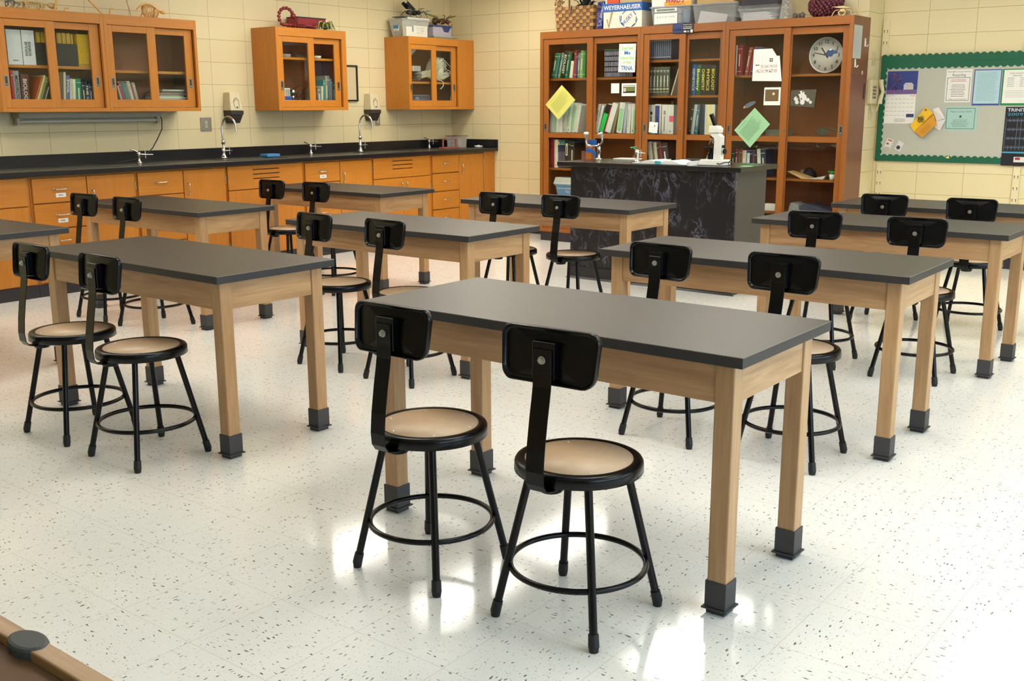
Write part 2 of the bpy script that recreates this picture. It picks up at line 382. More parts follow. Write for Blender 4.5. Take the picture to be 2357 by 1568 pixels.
for i, (ya, yb) in enumerate(WINS):
    b = MB()
    for y in (ya, (ya+yb)/2-0.02, yb-0.04): b.box(XR+0.04, XR+0.1, y, y+0.04, 1.05, 2.45)
    for z in (1.05, 2.41): b.box(XR+0.04, XR+0.1, ya+.04, yb-.04, z, z+0.04)
    w = struct('window_%d' % (i+1), b, P((200, 198, 190), 0.4, 0.5))
    OFF[w.name] = w.location.copy()
    MB().box(XR+0.068, XR+0.072, ya+0.04, yb-0.04, 1.09, 2.41).build('window_pane', GLASS, w)
BASE = P((40, 38, 44), 0.5, 0, 0.1, 60, name='black_vinyl_baseboard')
struct('baseboard_notice', MB().box(XJ+.012, XR, YR-0.012, YR, 0, 0.095), BASE)
struct('baseboard_jog', MB().box(XJ, XJ+0.012, YB, YR, 0, 0.095), BASE)
struct('baseboard_back', MB().box(-7.5, -6.66, YB-0.012, YB, 0, 0.095), BASE)

# ceiling troffers
DIFF = emit_mat("fluorescent_diffuser", (1.0, 0.95, 0.84, 1), LAMP)
LFR = P((215, 214, 208), 0.5)
def troffer():
    r = thing('ceiling_light', 'recessed rectangular fluorescent light in the ceiling', 'ceiling light', (0, 0, HC), 'fluorescent lights recessed in the ceiling')
    b = MB(); b.box(-0.31, 0.31, -0.62, -0.59, HC-0.012, HC-0.001); b.box(-0.31, 0.31, 0.59, 0.62, HC-0.012, HC-0.001); b.box(-0.31, -0.28, -0.59, 0.59, HC-0.012, HC-0.001); b.box(0.28, 0.31, -0.59, 0.59, HC-0.012, HC-0.001)
    b.build('frame', LFR, r)
    MB().box(-0.28, 0.28, -0.59, 0.59, HC-0.008, HC-0.002).build('diffuser', DIFF, r)
    return r
tp = troffer(); first = True
for x, y in [(a, c) for c in (3.1, 7.95) for a in (-5.5, -3.5, -1.5, 0.5)]+[(-6.9, 8.3), (-7.0, 2.9), (-0.9, 5.2), (-5.5, 6.45), (-3.5, 6.6), (0.2, 6.45), (-6.95, 6.45), (-7.2, 1.0)]:  # fixtures near the left wall are added to brighten it and the back corner
    o = tp if first else copy_tree(tp); first = False; o.location = (x, y, HC)

# ------------------------------------------------------------------ lab tables
TW, TD, TH = 1.40, 0.609, 0.762
def lab_table():
    t = thing('lab_table', 'x', 'table')
    MB().box(-TW/2, TW/2, -TD/2, TD/2, TH-0.031, TH-0.0020, 0).build('top_core', EDGE, t, 0.0015).name = 'tabletop_edge'
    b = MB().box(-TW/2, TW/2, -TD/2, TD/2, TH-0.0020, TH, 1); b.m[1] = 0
    b.build('tabletop', [TOPM, EDGE_HILITE], t)
    lx, ly, h = TW/2-0.068, TD/2-0.068, 0.029
    for sx in (-1, 1):
        for sy in (-1, 1):
            x, y = sx*lx, sy*ly
            l = MB().box(x-h, x+h, y-h, y+h, 0.07, TH-0.031).build('leg', OAK_Z, t, 0.004, 2)
            q = h+0.0035; b = MB().box(x-q, x+q, y-q, y+q, 0.02, 0.098)
            b.box(x-q-0.007, x+q+0.007, y-q-0.007, y+q+0.007, 0.014, 0.019); b.box(x-q+0.004, x+q-0.004, y-q+0.004, y+q-0.004, 0.0, 0.014)
            b.build('rubber_boot', BOOT, l, 0.001)
    a = h-0.006; z0, z1 = 0.615, TH-0.031
    for sy in (-1, 1):
        y = sy*(ly+a-0.011); MB().box(-lx+h, lx-h, y-0.011, y+0.011, z0, z1).build('apron', OAK_X, t, 0.002)
    for sx in (-1, 1):
        x = sx*(lx+a-0.011); MB().box(x-0.011, x+0.011, -ly+h, ly-h, z0, z1).build('apron', OAK_Y, t, 0.002)
    return t
TB = [(-1.847, 2.757, 0.03, 'black-topped wooden lab table nearest the camera, two black stools in front of it'),
      (-4.058, 2.770, -0.45, 'black-topped wooden lab table in the left foreground with two stools at its front'),
      (-4.107, 4.331, 0, 'black-topped lab table in the middle of the room, between two other tables'),
      (-4.172, 5.981, 0.05, 'black-topped lab table directly in front of the black marbled demonstration desk'),
      (-1.925, 4.346, 0.6, 'black-topped lab table on the right, directly behind the nearest table'),
      (-1.942, 5.985, -0.4, 'black-topped lab table on the right, third back from the camera'),
      (-1.940, 7.200, 0, 'farthest lab table at the right, in front of the bulletin board wall'),
      (-6.254, 4.262, 0, 'black-topped lab table on the left, close to the drawers of the long counter'),
      (-6.347, 5.959, 0, 'small far lab table on the left before the vented sink cabinets'),
      (-6.136, 2.732, 0, 'lab table cut off by the left edge of the picture')]
tab = lab_table()
for i, (x, y, a, lb) in enumerate(TB):
    o = tab if i == 0 else copy_tree(tab)
    o.location = (x, y, 0); o.rotation_euler.z = math.radians(a); o['label'] = lb; o['group'] = 'lab tables with black tops'

# ------------------------------------------------------------------ stools
def rrect(w, h, r, n=6):
    pts = []
    for cx, cz, a0 in ((w/2-r, h/2-r, 0), (-w/2+r, h/2-r, PI/2), (-w/2+r, -h/2+r, PI), (w/2-r, -h/2+r, 3*PI/2)):
        for k in range(n+1):
            a = a0+PI/2*k/n; pts.append((cx+r*math.cos(a), cz+r*math.sin(a)))
    return pts
def lab_stool():
    s = thing('lab_stool', 'x', 'stool')
    R, ZS = 0.178, 0.462
    b = MB(); b.lathe([(0.0, ZS-0.006), (0.149, ZS-0.006), (0.1495, ZS-0.0015), (0.152, ZS), (0.168, ZS), (0.1745, ZS-0.003), (R, ZS-0.009), (R+0.001, ZS-0.034), (R-0.004, ZS-0.036), (R-0.006, ZS-0.012), (0.12, ZS-0.014), (0, ZS-0.014)], n=48)
    seat = b.build('seat', BLK, s)
    b = MB(); b.lathe([(0, ZS-0.001), (0.1492, ZS-0.001), (0.1492, ZS-0.005)], n=48)
    for k in range(6):
        a = k*PI/3+0.3; b.lathe([(0.0042, 0), (0.003, 0.0014), (0, 0.0018)], (0.132*math.cos(a), 0.132*math.sin(a), ZS-0.001), n=8, mi=1)
    ins = b.build('seat_insert', [SEAT, ZINC], seat); ins['label'] = 'tan hardboard seat insert'
    for sx in (-1, 1):
        for sy in (-1, 1):
            a = Vector((sx*0.094, sy*0.094, ZS-0.03)); f = Vector((sx*0.166, sy*0.166, 0.012))
            l = MB().cyl(a, f, 0.0115, n=14).build('leg', BLK, s)
            d = (f-a).normalized(); c0 = f-d*0.036
            b = MB(); b.cyl(c0, f-d*0.002, 0.0142, 0.0152, n=14); b.cyl(f-d*0.006, (f.x, f.y, 0), 0.0152, 0.0125, n=14)
            b.build('rubber_foot', RUB, l)
    zr = 0.150; rr = 0.1995-0.0085
    MB().tube([(rr*math.cos(2*PI*k/64), rr*math.sin(2*PI*k/64), zr) for k in range(64)], 0.0085, 10, closed=True).build('foot_ring', BLK, s)
    # strap
    path = [(-0.03, 0.424), (-0.12, 0.424), (-0.178, 0.419), (-0.206, 0.426), (-0.219, 0.445), (-0.222, 0.48), (-0.216, 0.54), (-0.203, 0.62), (-0.193, 0.67), (-0.188, 0.70), (-0.186, 0.74), (-0.186, 0.80)]
    w = 0.028; t = 0.0035; vs = []; fs = []
    for i, (y, z) in enumerate(path):
        p0 = path[max(0, i-1)]; p1 = path[min(len(path)-1, i+1)]; dy, dz = p1[0]-p0[0], p1[1]-p0[1]; l = math.hypot(dy, dz); ny, nz = dz/l*t/2, -dy/l*t/2
        vs += [(-w, y+ny, z+nz), (w, y+ny, z+nz), (w, y-ny, z-nz), (-w, y-ny, z-nz)]
    for i in range(len(path)-1):
        for k in range(4):
            l2 = (k+1) % 4; fs.append((i*4+k, i*4+l2, i*4+4+l2, i*4+4+k))
    fs += [(0, 3, 2, 1), tuple(len(vs)-4+k for k in range(4))]
    b = MB().add(vs, fs); b.box(-0.05, 0.05, -0.15, 0.0, 0.426, 0.4475)
    b.lathe([(0, 0), (0.03, 0.0), (0.034, 0.008), (0.034, 0.02)], (0, -0.14, 0.405), n=20)
    strap = b.build('back_strap', BLK, s, 0.001, 1)
    # backrest pad: pressed shell with a rolled rim
    Wd, Hd, zc, yc = 0.290, 0.146, 0.777, -0.158
    ring = rrect(Wd, Hd, 0.032)
    def surf(sc, dy, ax=0.0):
        o = []
        for (x, z) in ring:
            X = x*sc[0] if isinstance(sc, tuple) else x*sc; Z = z*sc[1] if isinstance(sc, tuple) else z*sc
            X *= (1+0.07*Z/Hd)
            o.append((X, yc+dy+0.75*X*X+0.10*Z, zc+Z))
        return o
    e = lambda m: ((Wd-2*m)/Wd, (Hd-2*m)/Hd)
    layers = [surf(0.02, -0.003), surf(0.4, -0.003), surf(0.75, -0.003), surf(e(0.012), -0.003), surf(e(0.007), -0.0045), surf(e(0.0055), -0.0165), surf(e(0.0035), -0.019), surf(e(0.001), -0.0175), surf(1.0, -0.014), surf(1.0, -0.002), surf(e(0.003), 0.0015), surf(0.75, 0.002), surf(0.4, 0.002), surf(0.02, 0.002)]
    n = len(ring); vs = [p for L_ in layers for p in L_]; fs = []
    for i in range(len(layers)-1):
        for k in range(n):
            l2 = (k+1) % n; fs.append((i*n+k, i*n+l2, (i+1)*n+l2, (i+1)*n+k))
    fs.append(tuple(range(n))[::-1]); fs.append(tuple(range((len(layers)-1)*n, len(layers)*n)))
    pad = MB().add(vs, fs, 0, True).build('backrest', BLK, s)
    b = MB().box(-0.034, 0.034, -0.1835, -0.158, 0.722, 0.818)
    br = b.build('bracket', BLK, pad, 0.0025)
    b = MB(); b.cyl((0, -0.1905, 0.772), (0, -0.1875, 0.772), 0.011, n=18); b.cyl((0, -0.197, 0.772), (0, -0.1905, 0.772), 0.0085, n=6, smooth=False); b.cyl((0, -0.1995, 0.772), (0, -0.197, 0.772), 0.005, n=8)
    b.build('bolt', ZINC, strap)
    return s
ST = [(-2.080, 2.264, 0, 'black metal stool with back, left one of the two nearest the camera'),
      (-1.537, 2.276, 3, 'black metal stool with back, right one of the two nearest the camera'),
      (-4.258, 2.350, -2, 'leftmost black stool with its back showing a reddish tint, at the left foreground table'),
      (-3.727, 2.344, -2, 'black stool at the middle front of the left foreground table'),
      (-4.262, 3.925, -5, 'left stool of the pair drawn up to the middle table'),
      (-3.735, 3.922, -4, 'right stool of the pair at the middle table, its seat partly behind the nearest tabletop'),
      (-2.143, 3.915, -3, 'left stool behind the nearest table, its back before the second right-hand table'),
      (-1.612, 3.926, -2, 'right stool behind the nearest table, its back against the second right-hand table'),
      (-2.168, 5.578, 3, 'left stool of the pair before the third table on the right'),
      (-1.630, 5.565, 4, 'right stool of the pair before the third table on the right'),
      (-2.236, 6.890, 2, 'left stool of the farthest right pair, below the bulletin board'),
      (-1.706, 6.880, 2, 'right stool of the farthest right pair, with an olive sheen'),
      (-6.512, 3.906, 2, 'left stool of the pair in front of the drawer cabinets'),
      (-6.008, 3.905, 1, 'right stool of the pair in front of the drawer cabinets'),
      (-6.530, 5.500, 0, 'left stool at the small far table near the sink cabinets'),
      (-6.045, 5.520, 0, 'right stool at the small far table near the sink cabinets'),
      (-4.345, 5.58, 0, 'left stool of the pair in front of the demonstration desk'),
      (-3.872, 5.640, 0, 'right stool of the pair in front of the demonstration desk, seat fully visible')]
st = lab_stool()
for i, (x, y, a, lb) in enumerate(ST):
    o = st if i == 0 else copy_tree(st)
    o.location = (x, y, 0); o['label'] = lb; o['group'] = 'black lab stools with tan seats'
    for ch in o.children:                       # the back swivels a little about the seat
        if ch.name.split('.')[0] in ('back_strap', 'backrest'): ch.rotation_euler.z = math.radians(a)
# ------------------------------------------------------------------ frames facing the viewer
class Fr:
    def __init__(s, kind, plane): s.k = kind; s.q = plane
    def p(s, u, d, w): return (s.q-d, u, w) if s.k == 'L' else (u, s.q+d, w)
    def box(s, b, u0, u1, d0, d1, w0, w1, mi=0):
        a = s.p(u0, d0, w0); c = s.p(u1, d1, w1); return b.box(a[0], c[0], a[1], c[1], a[2], c[2], mi)
    @property
    def U(s): return Vector((0, 1, 0)) if s.k == 'L' else Vector((1, 0, 0))
    @property
    def D(s): return Vector((-1, 0, 0)) if s.k == 'L' else Vector((0, 1, 0))
FL = Fr('L', -7.9); FB = Fr('B', 9.05)
def patch(b, o, U, V, a0, a1, b0, b1, mi=0, lift=0.0006):
    """small rectangle printed on a sheet: o origin, U right, V up (unit vectors), faces the viewer"""
    o = Vector(o); U = Vector(U).normalized(); V = Vector(V).normalized(); n = U.cross(V)*lift
    return b.quad(o+U*a0+V*b0+n, o+U*a1+V*b0+n, o+U*a1+V*b1+n, o+U*a0+V*b1+n, mi)
def textlines(b, o, U, V, a0, a1, b0, b1, n, mi, th=0.0022, ragged=0.25, center=False):
    for k in range(n):
        z = b1-(b1-b0)*(k+0.5)/n; l = (a1-a0)*(1-ragged*random.random()); s = a0+((a1-a0)-l)/2 if center else a0
        x = s
        while x < s+l:
            wd = random.uniform(0.004, 0.014)*(1 if th < 0.003 else 1.6); patch(b, o, U, V, x, min(x+wd, s+l), z-th/2, z+th/2, mi); x += wd+0.003
def sheet(name, label, cat, o, U, V, w, h, mats, fn=None, t=0.0012, group=None):
    """a flat sheet with real thickness, lower-left corner o"""
    o = Vector(o); U = Vector(U).normalized(); V = Vector(V).normalized(); n = U.cross(V)
    b = MB(); b.prism([o, o+U*w, o+U*w+V*h, o+V*h], n*t)
    if fn: fn(b, o+n*t, U, V)
    return tag(b.build(name, mats), label, cat, group)

def sliding_door(fr, par, u0, u1, w0, w1, d0, gl, mat, matr, pull=None, lock=None, mid=None):
    """framed glass door; gl = (glass u0, u1, w0, w1)"""
    t = 0.019; g0, g1, h0, h1 = gl
    b = MB(); fr.box(b, u0, g0, d0, d0+t, w0, w1, 0); fr.box(b, g1, u1, d0, d0+t, w0, w1, 0)
    fr.box(b, g0, g1, d0, d0+t, h1, w1, 1); fr.box(b, g0, g1, d0, d0+t, w0, h0, 1)
    if mid: fr.box(b, g0, g1, d0, d0+t, mid[0], mid[1], 1)
    dr = b.build('sliding_door', [mat, matr], par, 0.0015, 1)
    b = MB(); fr.box(b, g0+.0005, g1-.0005, d0+0.009, d0+0.012, h0+.0005, (mid[0] if mid else h1)-.0005)
    b.build('glass_pane', GLASS, dr)
    if mid:
        b = MB(); fr.box(b, g0+.0005, g1-.0005, d0+0.009, d0+0.012, mid[1]+.0005, h1-.0005); b.build('glass_pane', GLASS, dr)
    if pull:
        pu, pw = pull; b = MB(); e = 0.0015
        fr.box(b, pu-0.017, pu+0.017, d0-e, d0, pw+0.034, pw+0.044); fr.box(b, pu-0.017, pu+0.017, d0-e, d0, pw-0.044, pw-0.034)
        fr.box(b, pu-0.017, pu-0.010, d0-e, d0, pw-0.034, pw+0.034); fr.box(b, pu+0.010, pu+0.017, d0-e, d0, pw-0.034, pw+0.034)
        fr.box(b, pu-0.010, pu+0.010, d0-0.0006, d0, pw-0.034, pw+0.034, 1)
        a = Vector(fr.p(pu, d0-0.001, pw-0.024)); b.ball(a, 0.008, 8, 0, sc=(0.3, 1, 1) if fr.k == 'L' else (1, 0.3, 1))
        b.build('recessed_pull', [PULLM, P((70, 68, 62), 0.4, 0.6, 0.1, 50)], dr)
    if lock:
        lu, lw = lock; a = Vector(fr.p(lu, d0-0.004, lw)); c = Vector(fr.p(lu, d0, lw))
        MB().cyl(c, a, 0.011, 0.009, 14).build('lock', PULLM, dr)
    return dr

def case_unit(name, label, cat, fr, u0, u1, w0, w1, depth, op, shelves, mat, matr, inner, sidem=None, group=None, doors=None, plinth=None, sidewall=0.018):
    """glass-fronted case: op = opening (u0,u1,w0,w1)"""
    o = thing(name, label, cat, fr.p((u0+u1)/2, depth/2, w0), group)
    a, c, e, f = op; b = MB(); sw = sidewall
    fr.box(b, u0, u0+sw, 0.0, depth, w0, w1, 3); fr.box(b, u1-sw, u1, 0.02, depth, w0, w1, 3)
    fr.box(b, u0+sw, u1-sw, 0.02, depth, w1-0.018, w1, 0)
    fr.box(b, u0+sw, u1-sw, 0.02, depth, w0, w0+0.02, 2); fr.box(b, u0+sw, u1-sw, depth-0.008, depth, w0+.02, w1-.018, 2)
    fr.box(b, u0+sw, u0+sw+.001, 0.02, depth-.008, w0+.02, w1-.018, 2); fr.box(b, u1-sw-.001, u1-sw, 0.02, depth-.008, w0+.02, w1-.018, 2)
    body = b.build('body', [mat, matr, inner, sidem or mat], o)
    b = MB(); fr.box(b, u0, a, -0.004, 0.0, w0, w1, 0) if a > u0+0.001 else None
    fr.box(b, a, c, -0.004, 0.02, f, w1, 1); fr.box(b, a, c, -0.004, 0.02, w0, e, 1); fr.box(b, c, u1, -0.004, 0.02, w0, w1, 0)
    b.build('face_frame', [mat, matr], o, 0.001, 1)
    for z in shelves:
        b = MB(); fr.box(b, u0+sw+.001, u1-sw-.001, 0.066, depth-0.008, z-0.021, z, 0); b.build('shelf', matr, o)
    if doors: doors(o)
    if plinth is not None:
        b = MB(); fr.box(b, u0+0.01, u1-0.01, 0.0, depth, 0, w0); b.build('plinth', plinth, o)
    return o

# ------------------------------------------------------------------ wall cabinets on the left wall
WZ0, WZ1 = 1.372, 2.132
def wall_cab(u0, u1, op, L_, R_, split, shelf, pulls, label):
    def dd(o):
        sliding_door(FL, o, op[0]+.001, split, 1.403, 2.052, 0.003, (L_[0], L_[1], 1.468, 2.0), CAB_Z, CAB_Y, pull=(pulls[0], 1.60))
        sliding_door(FL, o, L_[1]+0.03, op[1]-.001, 1.403, 2.052, 0.026, (R_[0], R_[1], 1.468, 2.0), CAB_Z, CAB_Y, pull=(pulls[1], 1.605))
    return case_unit('wall_cabinet', label, 'cabinet', FL, u0, u1, WZ0, WZ1, 0.349, (op[0], op[1], 1.402, 2.054), [shelf], CAB_Z, CAB_Y, BK_IN, None, 'glass-fronted wall cabinets above the counter', dd)
wall_cab(3.985, 4.864, (4.012, 4.835), (4.06, 4.378), (4.455, 4.75), 4.452, 1.723, (4.034, 4.792), 'left half of the long orange wood wall cabinet, binders and yellow magazines behind glass')
wall_cab(4.865, 5.738, (4.892, 5.712), (4.94, 5.255), (5.335, 5.63), 5.335, 1.703, (4.914, 5.668), 'right half of the long wall cabinet, empty on its upper shelf')
wall_cab(6.608, 7.492, (6.642, 7.436), (6.69, 7.002), (7.08, 7.357), 7.076, 1.866, (6.664, 7.398), 'single orange wood wall cabinet between the two soap dispensers')
c3 = wall_cab(8.39, 9.465, (8.410, 9.195), (8.442, 8.76), (8.836, 9.115), 8.835, 1.668, (8.425, 9.155), 'wall cabinet in the corner with white rope bundle behind its glass')

# ------------------------------------------------------------------ books and binders
class Row:
    """things standing side by side on a shelf; u grows to the viewer's right"""
    def __init__(s, fr, u, z, d, where, group, depth=0.18):
        s.fr, s.u, s.z, s.d, s.where, s.group, s.dep = fr, u*(1+d/abs(fr.q)), z, d, where, group, depth; s.n = 0; s.hi = None; s.prev = None
    def gap(s, g): s.u += g; s.prev = None; return s
    def add(s, w, h, lean, col, desc, kind='book', text=None, tcol=(235, 232, 220), strip=None, cat=None, dots=False, dep=None):
        fr = s.fr; th = math.radians(lean); dep = dep or s.dep
        if s.prev is not None:
            ph, pt = s.prev
            if pt > th: s.u += min(ph, h)*(math.tan(pt)-math.tan(th))*1.0
        c, sn = math.cos(th), math.sin(th)
        # pivot on the lower corner on the side it leans to
        if th >= 0: pu = s.u+w/c; org = lambda a, q: (pu+(a-w)*c+q*sn, s.z-(a-w)*sn*1.0+q*c)
        else: org = lambda a, q: (s.u+a*c+q*sn, s.z-a*sn+q*c)
        if th < 0:
            # leaning left: previous things must clear its top
            pass
        def pt3(a, q, d): uu, ww = org(a, q); return Vector(fr.p(uu, s.d+d, ww+0.0004))
        b = MB(); e = min(0.003, w*0.15); n3 = 1
        # spine slightly rounded: middle of the front face pushed out
        f0 = [pt3(0, 0, 0.004), pt3(w/2, 0, 0), pt3(w, 0, 0.004), pt3(w, 0, dep), pt3(0, 0, dep)]
        up_ = pt3(0, h, 0)-pt3(0, 0, 0)
        b.prism(f0, up_, 0)
        pg = [pt3(e, h-0.0005, 0.008), pt3(w-e, h-0.0005, 0.008), pt3(w-e, h-0.0005, dep-.003), pt3(e, h-0.0005, dep-.003)]
        b.prism(pg, up_.normalized()*0.0009, 1)
        U = (pt3(1, 0, 0)-pt3(0, 0, 0)).normalized(); V = up_.normalized(); o = pt3(0, 0, -0.0006)
        mats = [P(col, 0.45, 0, 0.08, 30), PAPER, P(tcol, 0.6, 0, 0.03, 30)]
        if strip:
            for (a0, a1, b0, b1, sc) in strip:
                mats.append(P(sc, 0.6, 0, 0.04, 30)); patch(b, o, U, V, a0*w, a1*w, b0*h, b1*h, len(mats)-1, 0.0002)
        if dots:
            mats.append(DARK)
            for q in (0.09,):
                cc = o+U*(w/2)+V*(h*q)+U.cross(V)*0.0008; b.add([cc+U*0.006*math.cos(k*PI/4)+V*0.006*math.sin(k*PI/4) for k in range(8)], [tuple(range(8))], len(mats)-1)
        if text:
            # reads from top to bottom
            tl = h*0.72 if len(text) > 5 else h*0.4; th_ = min(w*0.55, 0.03)
            b.text(text, o+V*(h*0.88)+U*(w/2-th_/2), -V, U, th_, 2, width=tl, lift=0.0010, bold=0.02)
        elif kind == 'book' and w > 0.018:
            for q in (0.12, 0.86): patch(b, o, U, V, w*0.1, w*0.9, q*h, q*h+0.004, 2, 0.0003)
            if w > 0.024: patch(b, o, U, V, w*0.38, w*0.58, 0.3*h, 0.7*h, 2, 0.0003)
        lb = '%s, %s from left %s' % (desc, ORD[s.n], s.where)
        ob = b.build(kind, mats); tag(ob, lb, cat or kind.replace('_', ' '), s.group)
        s.n += 1; s.u += w/c + 0.0012; s.prev = (h, th)
        return s

G1 = 'books and binders in the long wall cabinet'
r = Row(FL, 4.066, 1.7235, 0.07, 'on upper shelf of the long wall cabinet', G1)
r.add(.112, .255, 0, (222, 222, 224), 'wide white binder', 'binder', strip=[(0.3, 0.7, 0.1, 0.14, (150, 150, 150))])
r.gap(.006).add(.098, .255, 0, (226, 226, 228), 'white binder lettered popular science', 'binder')
ob = COL.objects[-1]
b = MB(); o0 = Vector(FL.p(4.108+.1132+.036, 0.0685, 1.79)); b.text('POPULAR', o0+Vector((0, 0.0, 0)), (0, 0, 1), (0, -1, 0), 0.02, 0, width=.105, lift=0.001, bold=0.015)
b.text('SCIENCE', o0+Vector((0, .026, 0)), (0, 0, 1), (0, -1, 0), 0.02, 0, width=.105, lift=0.001, bold=0.015)
pb = [q for q in COL.objects if q.name.startswith('binder')][-1]; OFF[pb.name] = pb.location.copy(); b.build('lettering', INK, pb)
YEL = (246, 200, 12)
def magfile(u0, u1, lab, n):
    b = MB(); FL.box(b, u0, u1, .072, .075, 1.724, 1.893, 0); FL.box(b, u0, u0+.003, .075, .29, 1.724, 1.893, 0); FL.box(b, u1-.003, u1, .075, .29, 1.724, 1.893, 0); FL.box(b, u0+.003, u1-.003, .075, .29, 1.724, 1.727, 0)
    tag(b.build('magazine_file', P((26, 26, 30), 0.5)), lab, 'magazine file', 'black magazine files')
    k = int((u1-u0-.02)/.0125)
    for i in range(k):
        a = u0+.01+i*.0125; b = MB(); FL.box(b, a, a+.0105, .08, .26, 1.7275, 1.975-random.random()*.008, 0)
        tag(b.build('magazine', P((205, 165, 50) if i % 3 else (150, 110, 40), 0.5)), 'yellow spined magazine, %s from left inside the %s black file' % (ORD[i], n), 'magazine', 'yellow magazines in the black files')
magfile(4.322, 4.490, 'left black magazine file on the upper shelf beside the white binders', 'left')
magfile(4.494, 4.662, 'right black magazine file on the upper shelf, beside the yellow magazines', 'right')
r = Row(FL, 4.63, 1.7235, 0.07, 'beside the right black magazine file', 'yellow magazines standing on the upper shelf')
for i in range(10): r.add(.0125, .247, 0, YEL, 'yellow spined magazine', 'magazine', strip=[(0.0, .16, 0, 1, (70, 56, 14)), (.3, .7, .03, .08, (120, 90, 20))])
r = Row(FL, 4.068, 1.3925, 0.07, 'on lower shelf of long cabinet, first window', G1)
r.add(.020, .29, 0, (190, 40, 50), 'thin red book', text=None); r.add(.044, .285, 0, (150, 155, 155), 'grey book lettered motorcycle', text='MOTORCYCLE', tcol=(30, 30, 34)); r.gap(.006)
r.add(.062, .26, 1, (92, 34, 42), 'maroon book lettered biology', text='BIOLOGY', tcol=(215, 205, 195)); r.gap(.012)
for w_, h_, c_, n_ in ((.012, .26, (190, 90, 40), 'thin orange book'), (.022, .27, (214, 200, 130), 'pale yellow book'), (.02, .255, (120, 120, 40), 'olive book'), (.03, .25, (40, 44, 38), 'dark green book')): r.add(w_, h_, 22, c_, n_)
r = Row(FL, 4.468, 1.3925, 0.07, 'on lower shelf of long cabinet, second window', G1)
for w_, h_, l_, c_, n_, t_ in ((.018, .285, 5, (215, 205, 170), 'thin cream book', None), (.032, .26, 5, (88, 98, 160), 'blue book', 'EVOL'), (.022, .235, 5, (205, 200, 160), 'cream book', None), (.024, .23, 4, (225, 222, 205), 'white paperback', None), (.044, .235, 3, (20, 125, 80), 'green book', None), (.03, .21, 0, (34, 28, 34), 'black book', None), (.03, .215, 0, (30, 28, 32), 'black book with small lettering', 'THE OR'), (.026, .2, 0, (38, 34, 50), 'near-black book', None), (.024, .245, 0, (34, 44, 86), 'navy book', None), (.032, .245, 0, (96, 108, 124), 'blue-grey book', None)):
    r.add(w_, h_, l_, c_, n_, text=t_)
r = Row(FL, 4.985, 1.3925, 0.07, 'leaning left in long cabinet, third window', G1)
for w_, h_, c_, n_ in ((.014, .19, (210, 205, 190), 'white book'), (.02, .22, (185, 70, 85), 'pinkish red book'), (.018, .225, (88, 120, 118), 'teal book'), (.018, .22, (110, 138, 134), 'pale teal book'), (.018, .21, (120, 140, 130), 'grey-green book'), (.03, .225, (190, 178, 150), 'beige book'), (.014, .21, (170, 80, 60), 'brick red book'), (.024, .215, (170, 172, 160), 'grey book')):
    r.add(w_, h_, -13, c_, n_)
# magazine stack, fourth window
z = 1.3925
for i in range(13):
    t = random.uniform(.009, .015); a = 5.375+random.uniform(-.012, .02); e = 5.655+random.uniform(-.03, .01); sk = (0 if i < 8 else (i-7)*.006)
    b = MB(); FL.box(b, a+sk, e, .075+random.uniform(0, .03), .29, z, z+t-.0006, 0)
    c_ = random.choice([(205, 205, 195), (180, 190, 160), (225, 222, 214), (150, 165, 140), (190, 150, 140), (110, 120, 112)])
    tag(b.build('magazine', P(c_, 0.5)), 'magazine lying flat, %s from the bottom of the stack behind the fourth cabinet window' % ORD[i], 'magazine', 'stack of magazines in the long wall cabinet'); z += t

# cabinet two
G2 = 'books in the middle wall cabinet'
r = Row(FL, 7.10, 1.3925, 0.07, 'in the middle wall cabinet', G2, .16)
for w_, h_, l_, c_, n_ in ((.04, .2, 0, (120, 122, 108), 'grey-green book'), (.022, .21, 3, (205, 200, 170), 'short cream book'), (.024, .27, 3, (60, 130, 125), 'teal book'), (.036, .31, 2, (130, 128, 96), 'olive beige book'), (.024, .31, 0, (76, 94, 112), 'slate blue book'), (.024, .285, 0, (96, 108, 118), 'grey-blue book'), (.04, .255, 0, (30, 98, 104), 'dark teal book')): r.add(w_, h_, l_, c_, n_)
quick('plastic_box', P((70, 90, 170), .4), 'small blue box at the bottom left of the middle wall cabinet', 'box', lambda b: FL.box(b, 6.745, 6.83, .07, .2, 1.3925, 1.505), bevel=.003)
def f(b):
    for k in range(6): FL.box(b, 6.755+k*.012, 6.76+k*.012, .08, .084, 1.506, 1.575); FL.box(b, 6.755+k*.012, 6.76+k*.012, .146, .15, 1.506, 1.575)
    FL.box(b, 6.755, 6.82, .079, .085, 1.57, 1.58); FL.box(b, 6.755, 6.82, .145, .151, 1.57, 1.58); FL.box(b, 6.755, 6.82, .08, .15, 1.5055, 1.508)
quick('basket', WHITE, 'small white slatted basket on the blue box in the middle wall cabinet', 'basket', f)
def f(b): b.lathe([(0, .0), (.075, 0), (.078, .02), (.07, .06), (.045, .09), (.02, .1), (.02, .13), (.03, .135), (.03, .17), (.012, .18), (.0, .18)], FL.p(6.913, .15, 1.3925), 20)
quick('metal_burner', CHROME, 'shiny domed metal apparatus in the middle wall cabinet', 'lab apparatus', f)
def f(b):
    for k in range(5): b.tube([FL.p(7.047+.05*math.cos(a)*(.5+.1*k), .2+.03*math.sin(a+k), 1.45+.03*k+.05*math.sin(a)*.8) for a in [j*.5 for j in range(13)]], .004, 6)
    b.cyl(FL.p(7.047, .2, 1.3925), FL.p(7.047, .2, 1.46), .012)
quick('wire_coil', P((90, 84, 74), .35, .7), 'tangle of grey wire beside the domed metal apparatus', 'wire', f)
def f(b): b.lathe([(0, 0), (.05, 0), (.055, .03), (.05, .032), (.046, .006), (0, .006)], FL.p(6.86, .17, 1.8665), 16)
